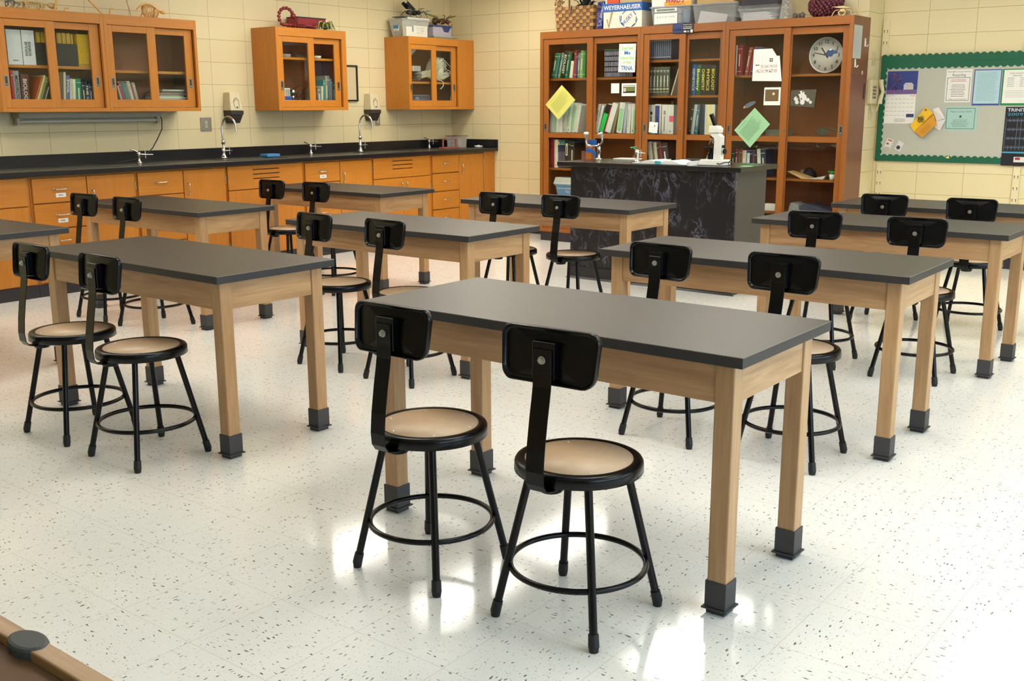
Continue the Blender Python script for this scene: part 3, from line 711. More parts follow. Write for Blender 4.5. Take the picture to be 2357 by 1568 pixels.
quick('glass_dish', clear_plastic('dish_glass', (210, 215, 215), .5), 'shallow clear dish on the upper shelf of the middle cabinet, left window', 'dish', f)
def f(b): b.lathe([(0, 0), (.04, 0), (.043, .025), (.038, .027), (.036, .006), (0, .006)], FL.p(7.24, .15, 1.8665), 16)
quick('glass_dish', WHITE, 'small white dish on the upper shelf of the middle cabinet, right window', 'dish', f)
def f(b): b.prism([FL.p(6.94, .1, 1.8675), FL.p(7.06, .12, 1.8675), FL.p(7.10, .13, 1.8705), FL.p(6.98, .2, 1.93)], (0.004, 0, 0.003))
quick('metal_scoop', P((150, 150, 150), .3, .8), 'thin slanted metal plate on the upper shelf of the middle cabinet', 'lab apparatus', f)
# cabinet three
def basket(name, u0, u1, d0, d1, z0, z1, m, lab):
    def f(b):
        n = int((u1-u0)/.017)
        for k in range(n+1):
            u = u0+(u1-u0)*k/n; FL.box(b, u-.002, u+.002, d0, d0+.003, z0, z1); FL.box(b, u-.002, u+.002, d1-.003, d1, z0, z1)
        for k in range(4):
            z = z0+(z1-z0)*k/3; FL.box(b, u0-.002, u1+.002, d0-.001, d0+.004, z-.002, z+.003); FL.box(b, u0-.002, u1+.002, d1-.004, d1+.001, z-.002, z+.003)
            FL.box(b, u0-.003, u0, d0, d1, z-.002, z+.003); FL.box(b, u1, u1+.003, d0, d1, z-.002, z+.003)
        FL.box(b, u0, u1, d0+.004, d1-.004, z0, z0+.003)
    return quick(name, m, lab, 'basket', f)
basket('basket', 8.54, 8.67, .08, .2, 1.6705, 1.775, P((40, 40, 52), .5), 'dark grid basket on the upper shelf of the corner wall cabinet')
basket('basket', 8.545, 8.665, .085, .19, 1.779, 1.83, WHITE, 'white basket stacked in the dark grid basket in the corner wall cabinet')
basket('basket', 8.53, 8.80, .08, .22, 1.3945, 1.475+.05, P((120, 140, 170), .5), 'blue-grey basket at the bottom of the corner wall cabinet')
def f(b):
    for k in range(5): b.ball(FL.p(8.58+.04*k, .14, 1.43+.025*(k % 3)), .026, 8, k % 3, .2)
quick('bag_of_parts', [WHITE, P((190, 80, 70), .5), P((200, 205, 200), .5)], 'white and red packets heaped in the blue-grey basket', 'packets', f)
def f(b): b.prism([FL.p(8.56, .26, 1.84), FL.p(8.80, .262, 2.02), FL.p(8.56, .262, 2.02)], (0.006, 0, 0))
quick('paper_cone', P((225, 225, 222), .4), 'white folded sheet behind the baskets in the corner wall cabinet', 'paper', f)
def f(b):
    for k in range(150):
        ph = random.uniform(0, PI); ax = random.uniform(-.6, .6); rr = random.uniform(.06, .115); cu, cz = 9.045+random.uniform(-.03, .03), 1.812+random.uniform(-.02, .02); dd = random.uniform(.1, .22)
        pts = []
        for j in range(10):
            a = ph+j*.33; pts.append(FL.p(cu+rr*1.15*math.cos(a), dd+.03*math.sin(a*2+ax), cz+rr*math.sin(a)+ax*.02*math.cos(a)))
        b.tube(pts, .0035, 5)
    for k in range(60):
        u = 8.69+random.uniform(0, .05); z0 = 1.69+random.uniform(0, .07); b.tube([FL.p(u, .12+random.uniform(0, .1), z0), FL.p(8.81, .14, z0+.03), FL.p(8.93, .15, 1.76+random.uniform(-.05, .06)), FL.p(9.02, .16, 1.80)], .0033, 5)
    b.ball(FL.p(9.04, .17, 1.81), .085, 14, 0, .1, (.6, 1.2, 1))
    b.tube([FL.p(8.94, .09, 1.70), FL.p(8.97, .062, 1.685), FL.p(9.0, .057, 1.672), FL.p(9.005, .056, 1.63), FL.p(8.97, .056, 1.6), FL.p(8.95, .056, 1.595)], .005, 6)
quick('rope_bundle', P((228, 224, 200), .8, 0, .05, 200), 'bundle of white cord on the upper shelf of the corner wall cabinet, strands hanging', 'rope', f)
quick('hanging_rope', P((228, 224, 200), .8, 0, .05, 200), 'single white cord hanging past the shelf in the corner wall cabinet', 'cord', lambda b: b.tube([FL.p(9.10, .062, 1.80), FL.p(9.135, .062, 1.78), FL.p(9.145, .057, 1.68), FL.p(9.14, .056, 1.56), FL.p(9.12, .056, 1.47)], .0045, 6))

# ------------------------------------------------------------------ things on top of the wall cabinets
WT = WZ1
def skeleton(name, y0, y1, x, z, m, lab, cat, h=.16, skull=.03, leg=.11, ribs=9):
    def f(b):
        L_ = y1-y0; n = 18
        sp = [Vector((x+.01*math.sin(i*.7), y0+L_*i/n, z+leg+h*(.35+.65*math.sin(PI*(i/n)**.8)))) for i in range(n+1)]
        b.tube(sp, [.003+.005*math.sin(PI*i/n) for i in range(n+1)], 7)
        for i in range(ribs):
            q = sp[5+i] if 5+i < n else sp[-2]; w_ = .045*math.sin(PI*(i+1.5)/(ribs+2))+.012
            for s in (-1, 1): b.tube([q, q+Vector((s*w_, .006, -.025)), q+Vector((s*w_*.9, .012, -.065)), q+Vector((s*.006, .016, -.09-w_*.3))], .0028, 5)
        for i in range(1, n): b.ball(sp[i], .0075, 6, 0, .2)
        e = sp[-1]; b.ball(e+Vector((0, skull*.6, .0)), skull, 9, 0, .1, (.7, 1.25, .75)); b.ball(e+Vector((0, skull*1.3, -skull*.55)), skull*.6, 8, 0, .1, (.7, 1.4, .4))
        for q in (sp[5], sp[13]):
            for s in (-1, 1):
                k = q+Vector((s*.035, .02, -(q.z-z)*.5)); b.tube([q, k, Vector((k.x, k.y-.025, z+.006)), Vector((k.x, k.y+.012, z+.003))], [.006, .0045, .0045, .004], 6)
    return quick(name, m, lab, cat, f)
BONE = P((206, 176, 120), .6, 0, .1, 50); WOODY = P((232, 178, 96), .6, 0, .08, 50)
skeleton('animal_skeleton', 4.22, 4.50, -8.03, WT, BONE, 'small cream animal skeleton with fine ribs on the long wall cabinet', 'skeleton', .03, .03, .035, 9)
skeleton('animal_skeleton', 4.12, 4.22, -7.98, WT, P((120, 120, 110), .6), 'grey curved bone piece at the far left on top of the long wall cabinet', 'skeleton', .03, .012, .03, 2)
def f(b):
    for pts in ([(4.52, 0), (4.56, .12), (4.66, .19), (4.75, .23)], [(4.64, .18), (4.72, .17), (4.9, .22)], [(4.80, .22), (4.82, .1), (4.93, 0)], [(4.82, .1), (4.81, .24)]):
        b.tube([(-8.0, u, WT+.006+w_) for u, w_ in pts], [.010, .008, .007, .005][:len(pts)], 6)
    b.tube([(-8.0, 4.60, WT+.004), (-8.0, 4.61, WT+.03), (-8.0, 4.64, WT+.035)], .006, 6); b.tube([(-8.0, 4.99, WT+.004), (-8.0, 5.0, WT+.05), (-8.0, 5.03, WT+.055)], .007, 6)
quick('wooden_dinosaur_model', WOODY, 'bare orange wooden dinosaur legs standing on the long wall cabinet', 'model', f)
skeleton('animal_skeleton', 5.25, 5.49, -8.02, WT, WOODY, 'yellowish animal skeleton with open ribs near the middle of the long wall cabinet', 'skeleton', .085, .02, .03, 9)
def f(b): b.tube([(-8.1, 5.25, WT+.004), (-8.1, 5.24, WT+.08), (-8.1, 5.22, WT+.13), (-8.1, 5.23, WT+.18)], [.004, .007, .006, .009], 6); b.ball((-8.1, 5.23, WT+.18), .02, 8, 0, .3)
quick('standing_bone', P((206, 190, 160), .7), 'upright knobbly bone behind the yellowish skeleton', 'bone', f)
# scorpion
REDP = P((122, 34, 34), .35, 0, .1, 50)
def f(b):
    z = WT+.026
    for k in range(8): b.ball((-7.99, 6.79+.027*k, z+.004), .021, 8, 0, 0, (1.1, 1.0, .75))
    b.ball((-7.99, 7.01, z), .028, 9, 0, 0, (1.2, 1.2, .6))
    for k in range(9):
        a = PI*1.12-k/8.0*PI*1.06; b.ball((-7.99, 6.825+.088*math.cos(a), WT+.10+.082*math.sin(a)), .017 if k < 8 else .026, 8, 0, 0, (1, 1.15, 1))
    b.ball((-7.99, 6.765, z+.012), .017, 8)
    b.tube([(-7.99, 6.915, WT+.10), (-7.99, 6.942, WT+.088), (-7.985, 6.938, WT+.062)], [.013, .008, .002], 6)
    for k in range(4):
        for s in (-1, 1): b.tube([(-7.99, 6.90+.03*k, z), (-7.99+s*.045, 6.89+.034*k, z+.018), (-7.99+s*.062, 6.88+.038*k, WT+.004)], .004, 5)
    for s in (-1, 1):
        b.tube([(-7.99+s*.02, 7.02, z), (-7.985+s*.045, 7.06, z+.004), (-7.965+s*.035, 7.09, z)], [.008, .010, .011], 7)
        b.ball((-7.955+s*.032, 7.115, z-.004), .017, 8, 0, 0, (.8, 1.6, .7)); b.tube([(-7.955+s*.032, 7.125, z-.002), (-7.95+s*.024, 7.16, z-.012)], [.009, .002], 6); b.tube([(-7.945+s*.032, 7.125, z-.004), (-7.93+s*.038, 7.16, z-.014)], [.007, .002], 6)
quick('toy_scorpion', REDP, 'dark red toy scorpion with raised curled tail on the middle wall cabinet', 'toy', f)
def f(b): b.box(-8.2, -8.09, 7.06, 7.28, WT+.0005, WT+.0455, 0); 
quick('cardboard_box', P((66, 56, 50), .7), 'dark box under the red tin on the middle wall cabinet', 'box', f, bevel=.003)
def f(b): b.box(-8.21, -8.05, 7.02, 7.375, WT+.046, WT+.112, 0); b.box(-8.215, -8.045, 7.015, 7.38, WT+.112, WT+.122, 1)
quick('tin_box', [P((140, 28, 44), .3, 0, .08, 30), P((40, 50, 54), .4)], 'flat red tin with dark lid on the middle wall cabinet', 'box', f, bevel=.002)
def f(b):
    c = Vector((-7.965, 7.285, WT+.03)); b.ball(c, .03, 9, 0, .15, (1, 1.4, .8)); b.ball(c+Vector((0, .05, 0)), .018, 8, 0)
    for k in range(22):
        a = 2*PI*k/22; q = Vector((math.cos(a)*.06, math.sin(a)*.075, .035+.02*math.sin(3*a))); e = Vector((math.cos(a)*.09, math.sin(a)*.11, -.024))
        b.tube([c, c+q*.6+Vector((0, 0, .02)), c+q, c+e], [.006, .006, .004, .002], 5, k % 2)
quick('toy_spider', [P((52, 70, 38), .5), P((200, 195, 110), .5)], 'dark green toy bug with yellow-tipped legs on the middle wall cabinet', 'toy', f)
# tote with boxes, fly, wasp
TOTE = clear_plastic('frosted_plastic', (205, 205, 195), .62)
def tote(name, x0, x1, y0, y1, z0, z1, lab, flare=.02, m=None, rim=True, group='clear plastic tubs', cat='storage tub'):
    def f(b):
        t = .003
        def ring(q, z): return [(x0+q, y0+q, z), (x1-q, y0+q, z), (x1-q, y1-q, z), (x0+q, y1-q, z)]
        bo, bi = ring(flare, z0), ring(flare+t, z0+t); to, ti = ring(0, z1), ring(t, z1)
        vs = bo+to+ti+bi; fs = [(3, 2, 1, 0)]
        for k in range(4):
            l = (k+1) % 4; fs += [(k, l, 4+l, 4+k), (4+k, 4+l, 8+l, 8+k), (8+k, 8+l, 12+l, 12+k)]
        fs.append((12, 13, 14, 15)); b.add(vs, fs)
        if rim:
            for a in ((x0-.008, x1+.008, y0-.008, y0+.002), (x0-.008, x1+.008, y1-.002, y1+.008), (x0-.008, x0+.002, y0, y1), (x1-.002, x1+.008, y0, y1)): b.box(*a, z1-.012, z1, 0)
    return quick(name, m or TOTE, lab, cat, f, group)
tote('storage_tub', -8.2, -8.0, 8.412, 8.84, WT+.0005, WT+.185, 'translucent tub holding white boxes on the corner wall cabinet', .03)
LBL = P((60, 130, 185), .5)
def f(b):
    b.box(-7.985, -7.93, 8.40, 8.73, WT+.0005, WT+.10, 0); b.box(-7.982, -7.935, 8.50, 8.74, WT+.101, WT+.115, 0)
    o = (-7.9295, 8.46, WT); textlines(b, o, (0, 1, 0), (0, 0, 1), .1, .23, .03, .1, 3, 1, .003); patch(b, o, (0, 1, 0), (0, 0, 1), .03, .05, .05, .11, 1)
    for k in range(10): a = k*2*PI/10; patch(b, o, (0, 1, 0), (0, 0, 1), .19+.018*math.cos(a), .196+.018*math.cos(a), .075+.018*math.sin(a), .08+.018*math.sin(a), 1)
quick('white_box', [P((214, 212, 198), .6), P((110, 125, 130), .6)], 'white printed box in front of the translucent tub on the corner wall cabinet', 'box', f)
def f(b):
    b.box(-8.19, -8.0, 8.50, 8.84, WT+.187, WT+.205, 0); b.box(-8.18, -8.01, 8.45, 8.72, WT+.206, WT+.212, 1)
quick('flat_box', [P((210, 210, 200), .5), P((80, 84, 88), .5)], 'flat white case lying across the translucent tub', 'box', f)
sheet('tub_label', 'blue and white sticker on the translucent tub', 'sticker', (-8.135, 8.4185, WT+.06), (1, 0, 0), (0, 0, 1), .085, .055, [WHITE, LBL, INK], lambda b, o, U, V: (patch(b, o, U, V, 0, .075, .025, .06, 1), textlines(b, o, U, V, .01, .065, .004, .02, 2, 2, .003)), .001)
FLYB = P((24, 26, 30), .35, 0, .2, 60)
def f(b):
    z = WT+.262; c = Vector((-8.08, 8.69, z))
    b.ball(c, .035, 10, 0, .1, (.9, 1.6, .8)); b.ball(c+Vector((0, .065, .006)), .026, 9, 0, .05); b.ball(c+Vector((0, -.075, .0)), .034, 10, 0, .08, (.9, 1.7, .75))
    for s in (-1, 1):
        b.prism([c+Vector((s*.01, .02, .03)), c+Vector((s*.03, -.13, .11)), c+Vector((s*.035, -.16, .085)), c+Vector((s*.03, -.10, .035))], (s*.003, 0, .001), 0)
        for k, (a, e) in enumerate(((.05, .12), (.0, .02), (-.04, -.13))):
            b.tube([c+Vector((s*.02, a, -.01)), c+Vector((s*.06, a+(e-a)*.4, .02)), c+Vector((s*.075, e, -.03)), c+Vector((s*.08, e+.01, -.048))], [.006, .005, .003, .002], 5, 0)
        b.tube([c+Vector((s*.01, .085, .02)), c+Vector((s*.02, .1, .05)), c+Vector((s*.02, .125, .055)), c+Vector((s*.02, .135, .045))], .003, 5, 0)
    b.tube([c+Vector((0, -.03, .02)), c+Vector((0, -.09, .09)), c+Vector((0, -.11, .13))], [.004, .006, .002], 5)
    b.tube([c+Vector((0, .09, .0)), c+Vector((.01, .2, .03)), c+Vector((.01, .26, .035))], [.006, .008, .002], 5, 1)
    for k in range(4): b.tube([c+Vector((.03, -.13+.015*k, -.02)), c+Vector((.036, -.10+.012*k, .01)), c+Vector((.03, -.13+.015*k, .045))], .0018, 4, 1)
quick('toy_fly', [FLYB, P((130, 135, 138), .5)], 'large black toy fly perched on the flat white case', 'toy', f)
def f(b):
    b.box(-8.19, -7.99, 8.90, 9.30, WT+.0005, WT+.02, 2); b.box(-8.18, -7.99, 8.90, 9.22, WT+.021, WT+.036, 1)
quick('paper_pile', [WHITE, P((170, 175, 160), .6), P((120, 140, 120), .6)], 'low pile of papers under the blue rolled book on the corner cabinet', 'papers', f)
def f(b):
    b.box(-8.17, -8.0, 8.90, 9.2, WT+.0375, WT+.13, 1); b.prism([(-8.18, 8.89, WT+.131), (-8.18, 9.21, WT+.131), (-8.18, 9.20, WT+.147), (-8.18, 8.90, WT+.147)], (.19, 0, 0), 0)
    b.prism([(-7.9995, 9.05, WT+.13), (-7.9995, 9.19, WT+.13), (-7.9995, 9.15, WT+.075), (-7.9995, 9.08, WT+.08)], (.003, 0, 0), 0)
quick('blue_book', [P((46, 66, 120), .4), P((180, 175, 190), .5)], 'thick pale book with a folded dark blue cover below the brown toy wasp', 'book', f)
def f(b):
    c = Vector((-8.08, 9.14, WT+.20)); b.ball(c, .032, 9, 0, .1, (.9, 1.2, .8)); b.ball(c+Vector((.035, .03, -.005)), .02, 8, 0); b.ball(c+Vector((-.04, -.04, .0)), .03, 9, 0, .1)
    for s in (-1, 1):
        b.prism([c+Vector((0, s*.02, .01)), c+Vector((-.02, s*.18, .05)), c+Vector((-.02, s*.19, .06)), c+Vector((0, s*.06, .035))], (.003, 0, .002), 1)
        for a in (-.02, .02): b.tube([c+Vector((a, s*.02, -.01)), c+Vector((a+.02, s*.06, .0)), c+Vector((a+.03, s*.075, -.035))], [.005, .004, .003], 5, 0)
        b.tube([c+Vector((.03, s*.04, -.01)), c+Vector((.05, s*.07, -.02)), c+Vector((.06, s*.085, -.036))], [.005, .004, .002], 5, 2)
        b.tube([c+Vector((.04, s*.01, .01)), c+Vector((.06, s*.03, .045)), c+Vector((.06, s*.05, .045))], .003, 5, 0)
def g(b):
    f(b); b.v = [(-8.08+(x+8.08)*1.3, 9.14+(y-9.14)*1.4, WT+.20+(z-WT-.20)*1.3) for x, y, z in b.v]
quick('toy_wasp', [P((92, 62, 44), .5), P((120, 118, 60), .5), P((225, 175, 70), .5)], 'brown toy wasp with spread green wings on the corner cabinet', 'toy', g)

# ------------------------------------------------------------------ wall fittings above the counter
XW = XL+.0005
def f(b):
    b.box(XW, -8.12, 4.215, 5.49, 1.325, 1.3712, 0); b.box(-8.2, -8.16, 4.215, 4.24, 1.27, 1.325, 0); b.box(-8.2, -8.16, 5.465, 5.49, 1.27, 1.325, 0); b.box(XW, -8.2, 4.24, 5.465, 1.30, 1.325, 0)
o = thing('strip_light', 'long beige strip light fixed under the long wall cabinet, switched off', 'light', (-8.18, 4.85, 1.27))
b = MB(); f(b); b.build('housing', P((176, 170, 146), .5), o); MB().cyl((-8.18, 4.24, 1.297), (-8.18, 5.465, 1.297), .014, n=14).build('tube', P((200, 198, 180), .35), o)
quick('power_cord', P((34, 32, 30), .5), 'dark cord hanging from the strip light to the counter', 'cord', lambda b: b.tube([(-8.17, 5.50, 1.345), (-8.165, 5.515, 1.30), (-8.15, 5.50, 1.22), (-8.12, 5.43, 1.14), (-8.06, 5.33, 1.06), (-8.04, 5.24, 1.0), (-8.06, 5.12, .965), (-8.09, 5.0, .952), (-8.13, 4.87, .9505)], .0048, 6))
def outlet(y0, y1, z0, z1, lab):
    o = thing('wall_outlet', lab, 'outlet', (XL, (y0+y1)/2, z0), 'grey wall outlets')
    MB().box(XW, XW+.007, y0, y1, z0, z1).build('cover_plate', P((152, 148, 136), .4, .5), o, .002)
    for k in (.36, .64):
        b = MB(); z = z0+(z1-z0)*k; b.box(XW+.007, XW+.009, (y0+y1)/2-.014, (y0+y1)/2+.014, z-.013, z+.013, 0)
        for s in (-.006, .004): b.box(XW+.009, XW+.0095, (y0+y1)/2+s, (y0+y1)/2+s+.002, z-.003, z+.006, 1)
        b.build('socket', [P((196, 186, 160), .5), DARK], o)
outlet(5.973, 6.093, 1.19, 1.313, 'square grey outlet plate between the long cabinet and the left soap dispenser')
outlet(8.215, 8.285, 1.205, 1.32, 'narrow grey outlet plate just right of the right soap dispenser')
def dispenser(y, lab):
    o = thing('soap_dispenser', lab, 'soap dispenser', (-8.2, y, 1.26), 'beige soap dispensers')
    b = MB(); b.hexa([(XW, y-.075, 1.372), (-8.14, y-.072, 1.372), (-8.14, y+.072, 1.372), (XW, y+.075, 1.372)], [(XW, y-.06, 1.54), (-8.165, y-.055, 1.54), (-8.165, y+.055, 1.54), (XW, y+.06, 1.54)])
    hs = b.build('housing', P((214, 202, 166), .4), o, .008)
    b = MB(); a = lambda u, w_: (-8.14+(w_-1.372)*-.15+.0012, y+u, w_)
    hp = [(-.022, 1.395), (-.032, 1.425), (-.036, 1.455), (-.028, 1.468), (-.022, 1.452), (-.024, 1.478), (-.012, 1.488), (-.008, 1.468), (0, 1.492), (.01, 1.486), (.008, 1.462), (.022, 1.476), (.028, 1.465), (.022, 1.44), (.026, 1.41), (.02, 1.395)]
    b.tube([a(u+.008, w_) for u, w_ in hp], .0016, 5, closed=True); b.box(-8.145, -8.139, y+.002, y+.012, 1.398, 1.41)
    b.build('hand_symbol', INK, hs)
    b = MB(); b.hexa([(XW, y-.07, 1.32), (-8.135, y-.07, 1.335), (-8.135, y+.07, 1.335), (XW, y+.07, 1.32)], [(XW, y-.074, 1.3715), (-8.135, y-.072, 1.3715), (-8.135, y+.072, 1.3715), (XW, y+.074, 1.3715)])
    b.hexa([(XW, y-.05, 1.258), (-8.165, y-.045, 1.258), (-8.165, y+.045, 1.258), (XW, y+.05, 1.258)], [(XW, y-.07, 1.3195), (-8.14, y-.065, 1.332), (-8.14, y+.065, 1.332), (XW, y+.07, 1.3195)])
    b.build('push_lever', P((48, 44, 40), .45), o, .002)
dispenser(6.31, 'beige soap dispenser left of the middle wall cabinet')
dispenser(8.125, 'beige soap dispenser between the middle and corner wall cabinets')
def f(b): b.box(XW, XW+.02, 7.50, 7.515, 1.46, 1.828, 0); b.box(XW, XW+.02, 7.945, 7.962, 1.46, 1.828, 0); b.box(XW, XW+.02, 7.515, 7.945, 1.46, 1.476, 0); b.box(XW, XW+.02, 7.515, 7.945, 1.812, 1.828, 0)
o = thing('picture_frame', 'black framed pale notice on the wall beside the middle wall cabinet', 'picture frame', (XL, 7.73, 1.46))
b = MB(); f(b); b.build('frame', P((34, 32, 34), .4), o); MB().box(XW, XW+.008, 7.515, 7.945, 1.476, 1.812).build('sheet', P((206, 190, 150), .6), o)

# ------------------------------------------------------------------ long counter
CT = .945
o = thing('countertop', 'long black stone countertop with backsplash along the left wall', 'countertop', (-7.9, 6.2, .906))
MB().box(XL+.02, -7.55, 2.6, YB-.001, .906, CT).build('slab', STONE, o, .003)
MB().box(XL+.0008, XL+.02, 2.6, YB-.001, .906, 1.035).build('backsplash', STONE, o, .002)
MB().box(XL+.0205, -7.55, YB-.02, YB-.001, CT+.0005, 1.035).build('side_splash', STONE, o, .002)
for y0 in (5.82, 7.58):
    b = MB(); x0, x1, y1 = -7.94, -7.64, y0+.66
    b.box(x0, x1, y0, y0+.012, CT, CT+.0035); b.box(x0, x1, y1-.012, y1, CT, CT+.0035); b.box(x0, x0+.012, y0+.012, y1-.012, CT, CT+.0035); b.box(x1-.012, x1, y0+.012, y1-.012, CT, CT+.0035)
    b.build('sink_rim', P((58, 56, 58), .3), o)
def faucet(x, y, lab):
    o = thing('gooseneck_faucet', lab, 'faucet', (x, y, CT), 'gooseneck faucets')
    MB().lathe([(0, 0), (.03, 0), (.031, .008), (.02, .02), (.014, .05), (.016, .06), (.016, .085), (.012, .09), (.011, .13), (0, .13)], (x, y, CT+.0005), 18).build('base', CHROME, o)
    MB().lathe([(.011, .13), (.017, .135), (.018, .16), (.012, .165)], (x, y, CT), 16).build('collar', CHROME, o)
    pts = [(x, y, CT+.12), (x, y-.004, CT+.2), (x, y-.006, CT+.27)]
    for k in range(11):
        a = PI-k*PI/10*1.02; pts.append((x+.07+.07*math.cos(a), y+.02*(1-math.cos(k*PI/10)), CT+.29+.085*math.sin(a)))
    pts.append((x+.144, y+.041, CT+.24))
    MB().tube(pts, .009, 12).build('spout', CHROME, o)
    h = MB().cyl((x, y, CT+.07), (x+.005, y+.06, CT+.07), .007, n=10); h.tube([(x+.005, y+.062, CT+.035), (x+.005, y+.062, CT+.105)], .004, 8); h.tube([(x-.03, y+.06, CT+.07), (x+.04, y+.064, CT+.07)], .004, 8)
    h.build('handle', CHROME, o)
faucet(-8.04, 6.055, 'left gooseneck faucet below the left soap dispenser'); faucet(-8.01, 7.752, 'right gooseneck faucet below the right soap dispenser')
def gasjet(x, y, lab):
    o = thing('gas_tap', lab, 'tap', (x, y, CT), 'chrome gas taps on the counter')
    MB().lathe([(0, 0), (.024, 0), (.024, .006), (.011, .014), (.010, .05), (.013, .055), (.015, .085), (.009, .095), (0, .096)], (x, y, CT+.0005), 16).build('base', CHROME, o)
    MB().tube([(x, y-.01, CT+.075), (x+.01, y+.06, CT+.07)], .007, 8).tube([(x+.01, y+.055, CT+.04), (x+.01, y+.055, CT+.105)], .006, 8).tube([(x+.01, y+.06, CT+.07), (x+.015, y+.125, CT+.068)], .0045, 8).build('nozzle', CHROME, o)
    MB().tube([(x, y, CT+.09), (x-.01, y-.03, CT+.105), (x-.01, y-.075, CT+.118)], [.006, .005, .007], 8).build('handle', CHROME, o)
gasjet(-7.96, 5.13, 'chrome gas tap under the long wall cabinet'); gasjet(-8.13, 7.18, 'chrome gas tap between the two gooseneck faucets'); gasjet(-8.15, 8.965, 'chrome gas tap under the corner wall cabinet')
quick('sponge', P((60, 130, 190), .6), 'flat blue tray on the counter rim between the left faucet and the middle gas tap', 'tray', lambda b: b.box(-7.97, -7.86, 6.41, 6.56, CT+.004, CT+.03), bevel=.004)
def f(b):
    y0, y1, x = 8.86, 9.10, -7.86
    b.box(x-.05, x+.05, y0, y1, CT+.0005, CT+.016); b.box(x-.008, x+.008, y0, y1, CT+.095, CT+.103)
    for y in (y0+.008, y1-.02): b.box(x-.008, x+.008, y, y+.012, CT+.016, CT+.095)
quick('test_tube_rack', P((150, 84, 66), .6), 'low reddish wooden test tube rack on the counter in the corner', 'rack', f)
cbx = tote('clear_box', -8.03, -7.86, 9.13, 9.285, CT+.0005, CT+.13, 'small clear box of bottles on the counter in the corner', .006, clear_plastic('clear_box_plastic', (210, 205, 195), .35), cat='clear box', group='small clear boxes')
MB().box(-8.04, -7.85, 9.12, 9.295, CT+.131, CT+.136).build('lid', P((130, 60, 50), .4), cbx)['label'] = 'thin red-brown lid'
for k, (y, c_, n_) in enumerate(((9.16, (210, 212, 212), 'left white'), (9.205, (150, 155, 158), 'middle grey'), (9.25, (205, 110, 110), 'right pink'))):
    quick('bottle', P(c_, .3), '%s bottle inside the small clear box on the counter' % n_, 'bottle', lambda b: b.lathe([(0, 0), (.017, 0), (.018, .07), (.008, .085), (.008, .1), (0, .1)], (-7.93, y, CT+.0045), 12), 'bottles in the clear box')
quick('white_dish', WHITE, 'small white dish with red specks at the far end of the counter', 'dish', lambda b: (b.lathe([(0, .003), (.035, .003), (.05, .02), (.052, .02), (.038, 0), (0, 0)], (-7.75, 9.36, CT+.0005), 18), b.box(-7.76, -7.73, 9.34, 9.36, CT+.005, CT+.028)))

# ------------------------------------------------------------------ base cabinets
XF = -7.60
HNDM = P((196, 190, 172), .25, .9, .05, 60)
def bow(b, c, ax, L_=.1, out=.028, r=.0045):
    c = Vector(c); A = Vector(ax); n = 10
    pts = [c+A*(L_/2*math.cos(PI*k/n))+Vector((1, 0, 0))*(out*min(1, math.sin(PI*k/n)*1.6)) for k in range(n+1)]
    b.tube(pts, r, 8); b.cyl(pts[0], pts[0]+Vector((.003, 0, 0)), r*1.8, n=10); b.cyl(pts[-1], pts[-1]+Vector((.003, 0, 0)), r*1.8, n=10); return b
def front(par, kind, y0, y1, z0, z1, handle=None, hinge=None, label=None, slots=None, mat=None):
    b = MB()
    if slots:
        s0, s1 = slots; zz = [z1-.038, z1-.078, z1-.118]; th = .0075
        edges = [z1]+[v for z in zz for v in (z+th/2, z-th/2)]+[z0]
        b.box(XF-.018, XF, y0, s0, z0, z1); b.box(XF-.018, XF, s1, y1, z0, z1)
        for k in range(0, 8, 2): b.box(XF-.018, XF, s0, s1, edges[k+1], edges[k])
    else: b.box(XF-.018, XF, y0, y1, z0, z1)
    d = b.build(kind, mat or CAB_Z, par, .0015, 1)
    if slots: MB().box(XF-.0195, XF-.0185, slots[0]-.01, slots[1]+.01, z1-.13, z1-.02).build('vent_backing', DARK, d)
    if handle:
        hy, hz, ax = handle; bow(MB(), (XF, hy, hz), ax).build('handle', HNDM, d)
    if hinge:
        for z in (z1-.10, z0+.10) if z1-z0 > .4 else (z1-.09, z0+.09):
            MB().cyl((XF+.003, hinge, z-.032), (XF+.003, hinge, z+.032), .0045, n=8).build('hinge', HNDM, d)
    if label:
        ly, lz = label; b = MB(); b.box(XF, XF+.001, ly-.04, ly+.04, lz-.016, lz+.016, 0); textlines(b, (XF+.001, ly-.04, lz-.016), (0, 1, 0), (0, 0, 1), .02, .06, .008, .024, 1, 1, .006); b.build('label', [WHITE, P((120, 60, 60), .6)], d)
def base_unit(y0, y1, lab, group):
    o = thing('base_cabinet', lab, 'cabinet', (-7.9, (y0+y1)/2, 0), group)
    MB().box(XL+.001, XF-.02, y0+.0005, y1-.0005, .095, .905).build('body', CAB_Z, o); MB().box(XL+.02, XF-.012, y0+.0005, y1-.0005, 0, .0945).build('toe_kick', BASE, o)
    return o
GS, GD = 'sink cabinets under the long counter', 'drawer cabinets under the long counter'
def sink_unit(y0, y1, lab, vents):
    o = base_unit(y0, y1, lab, GS); m = (y0+y1)/2; a, c = y0+.012, y1-.024
    front(o, 'vent_panel' if vents else 'panel', a, c, .692, .898, slots=(m-.155, m+.145) if vents else None, mat=CAB_Y)
    front(o, 'door', a, m-.004, .105, .684, handle=(m-.035, .59, (0, 0, 1)), hinge=a-.003); front(o, 'door', m-.001, c, .105, .684, handle=(m+.035, .59, (0, 0, 1)), hinge=c+.003)
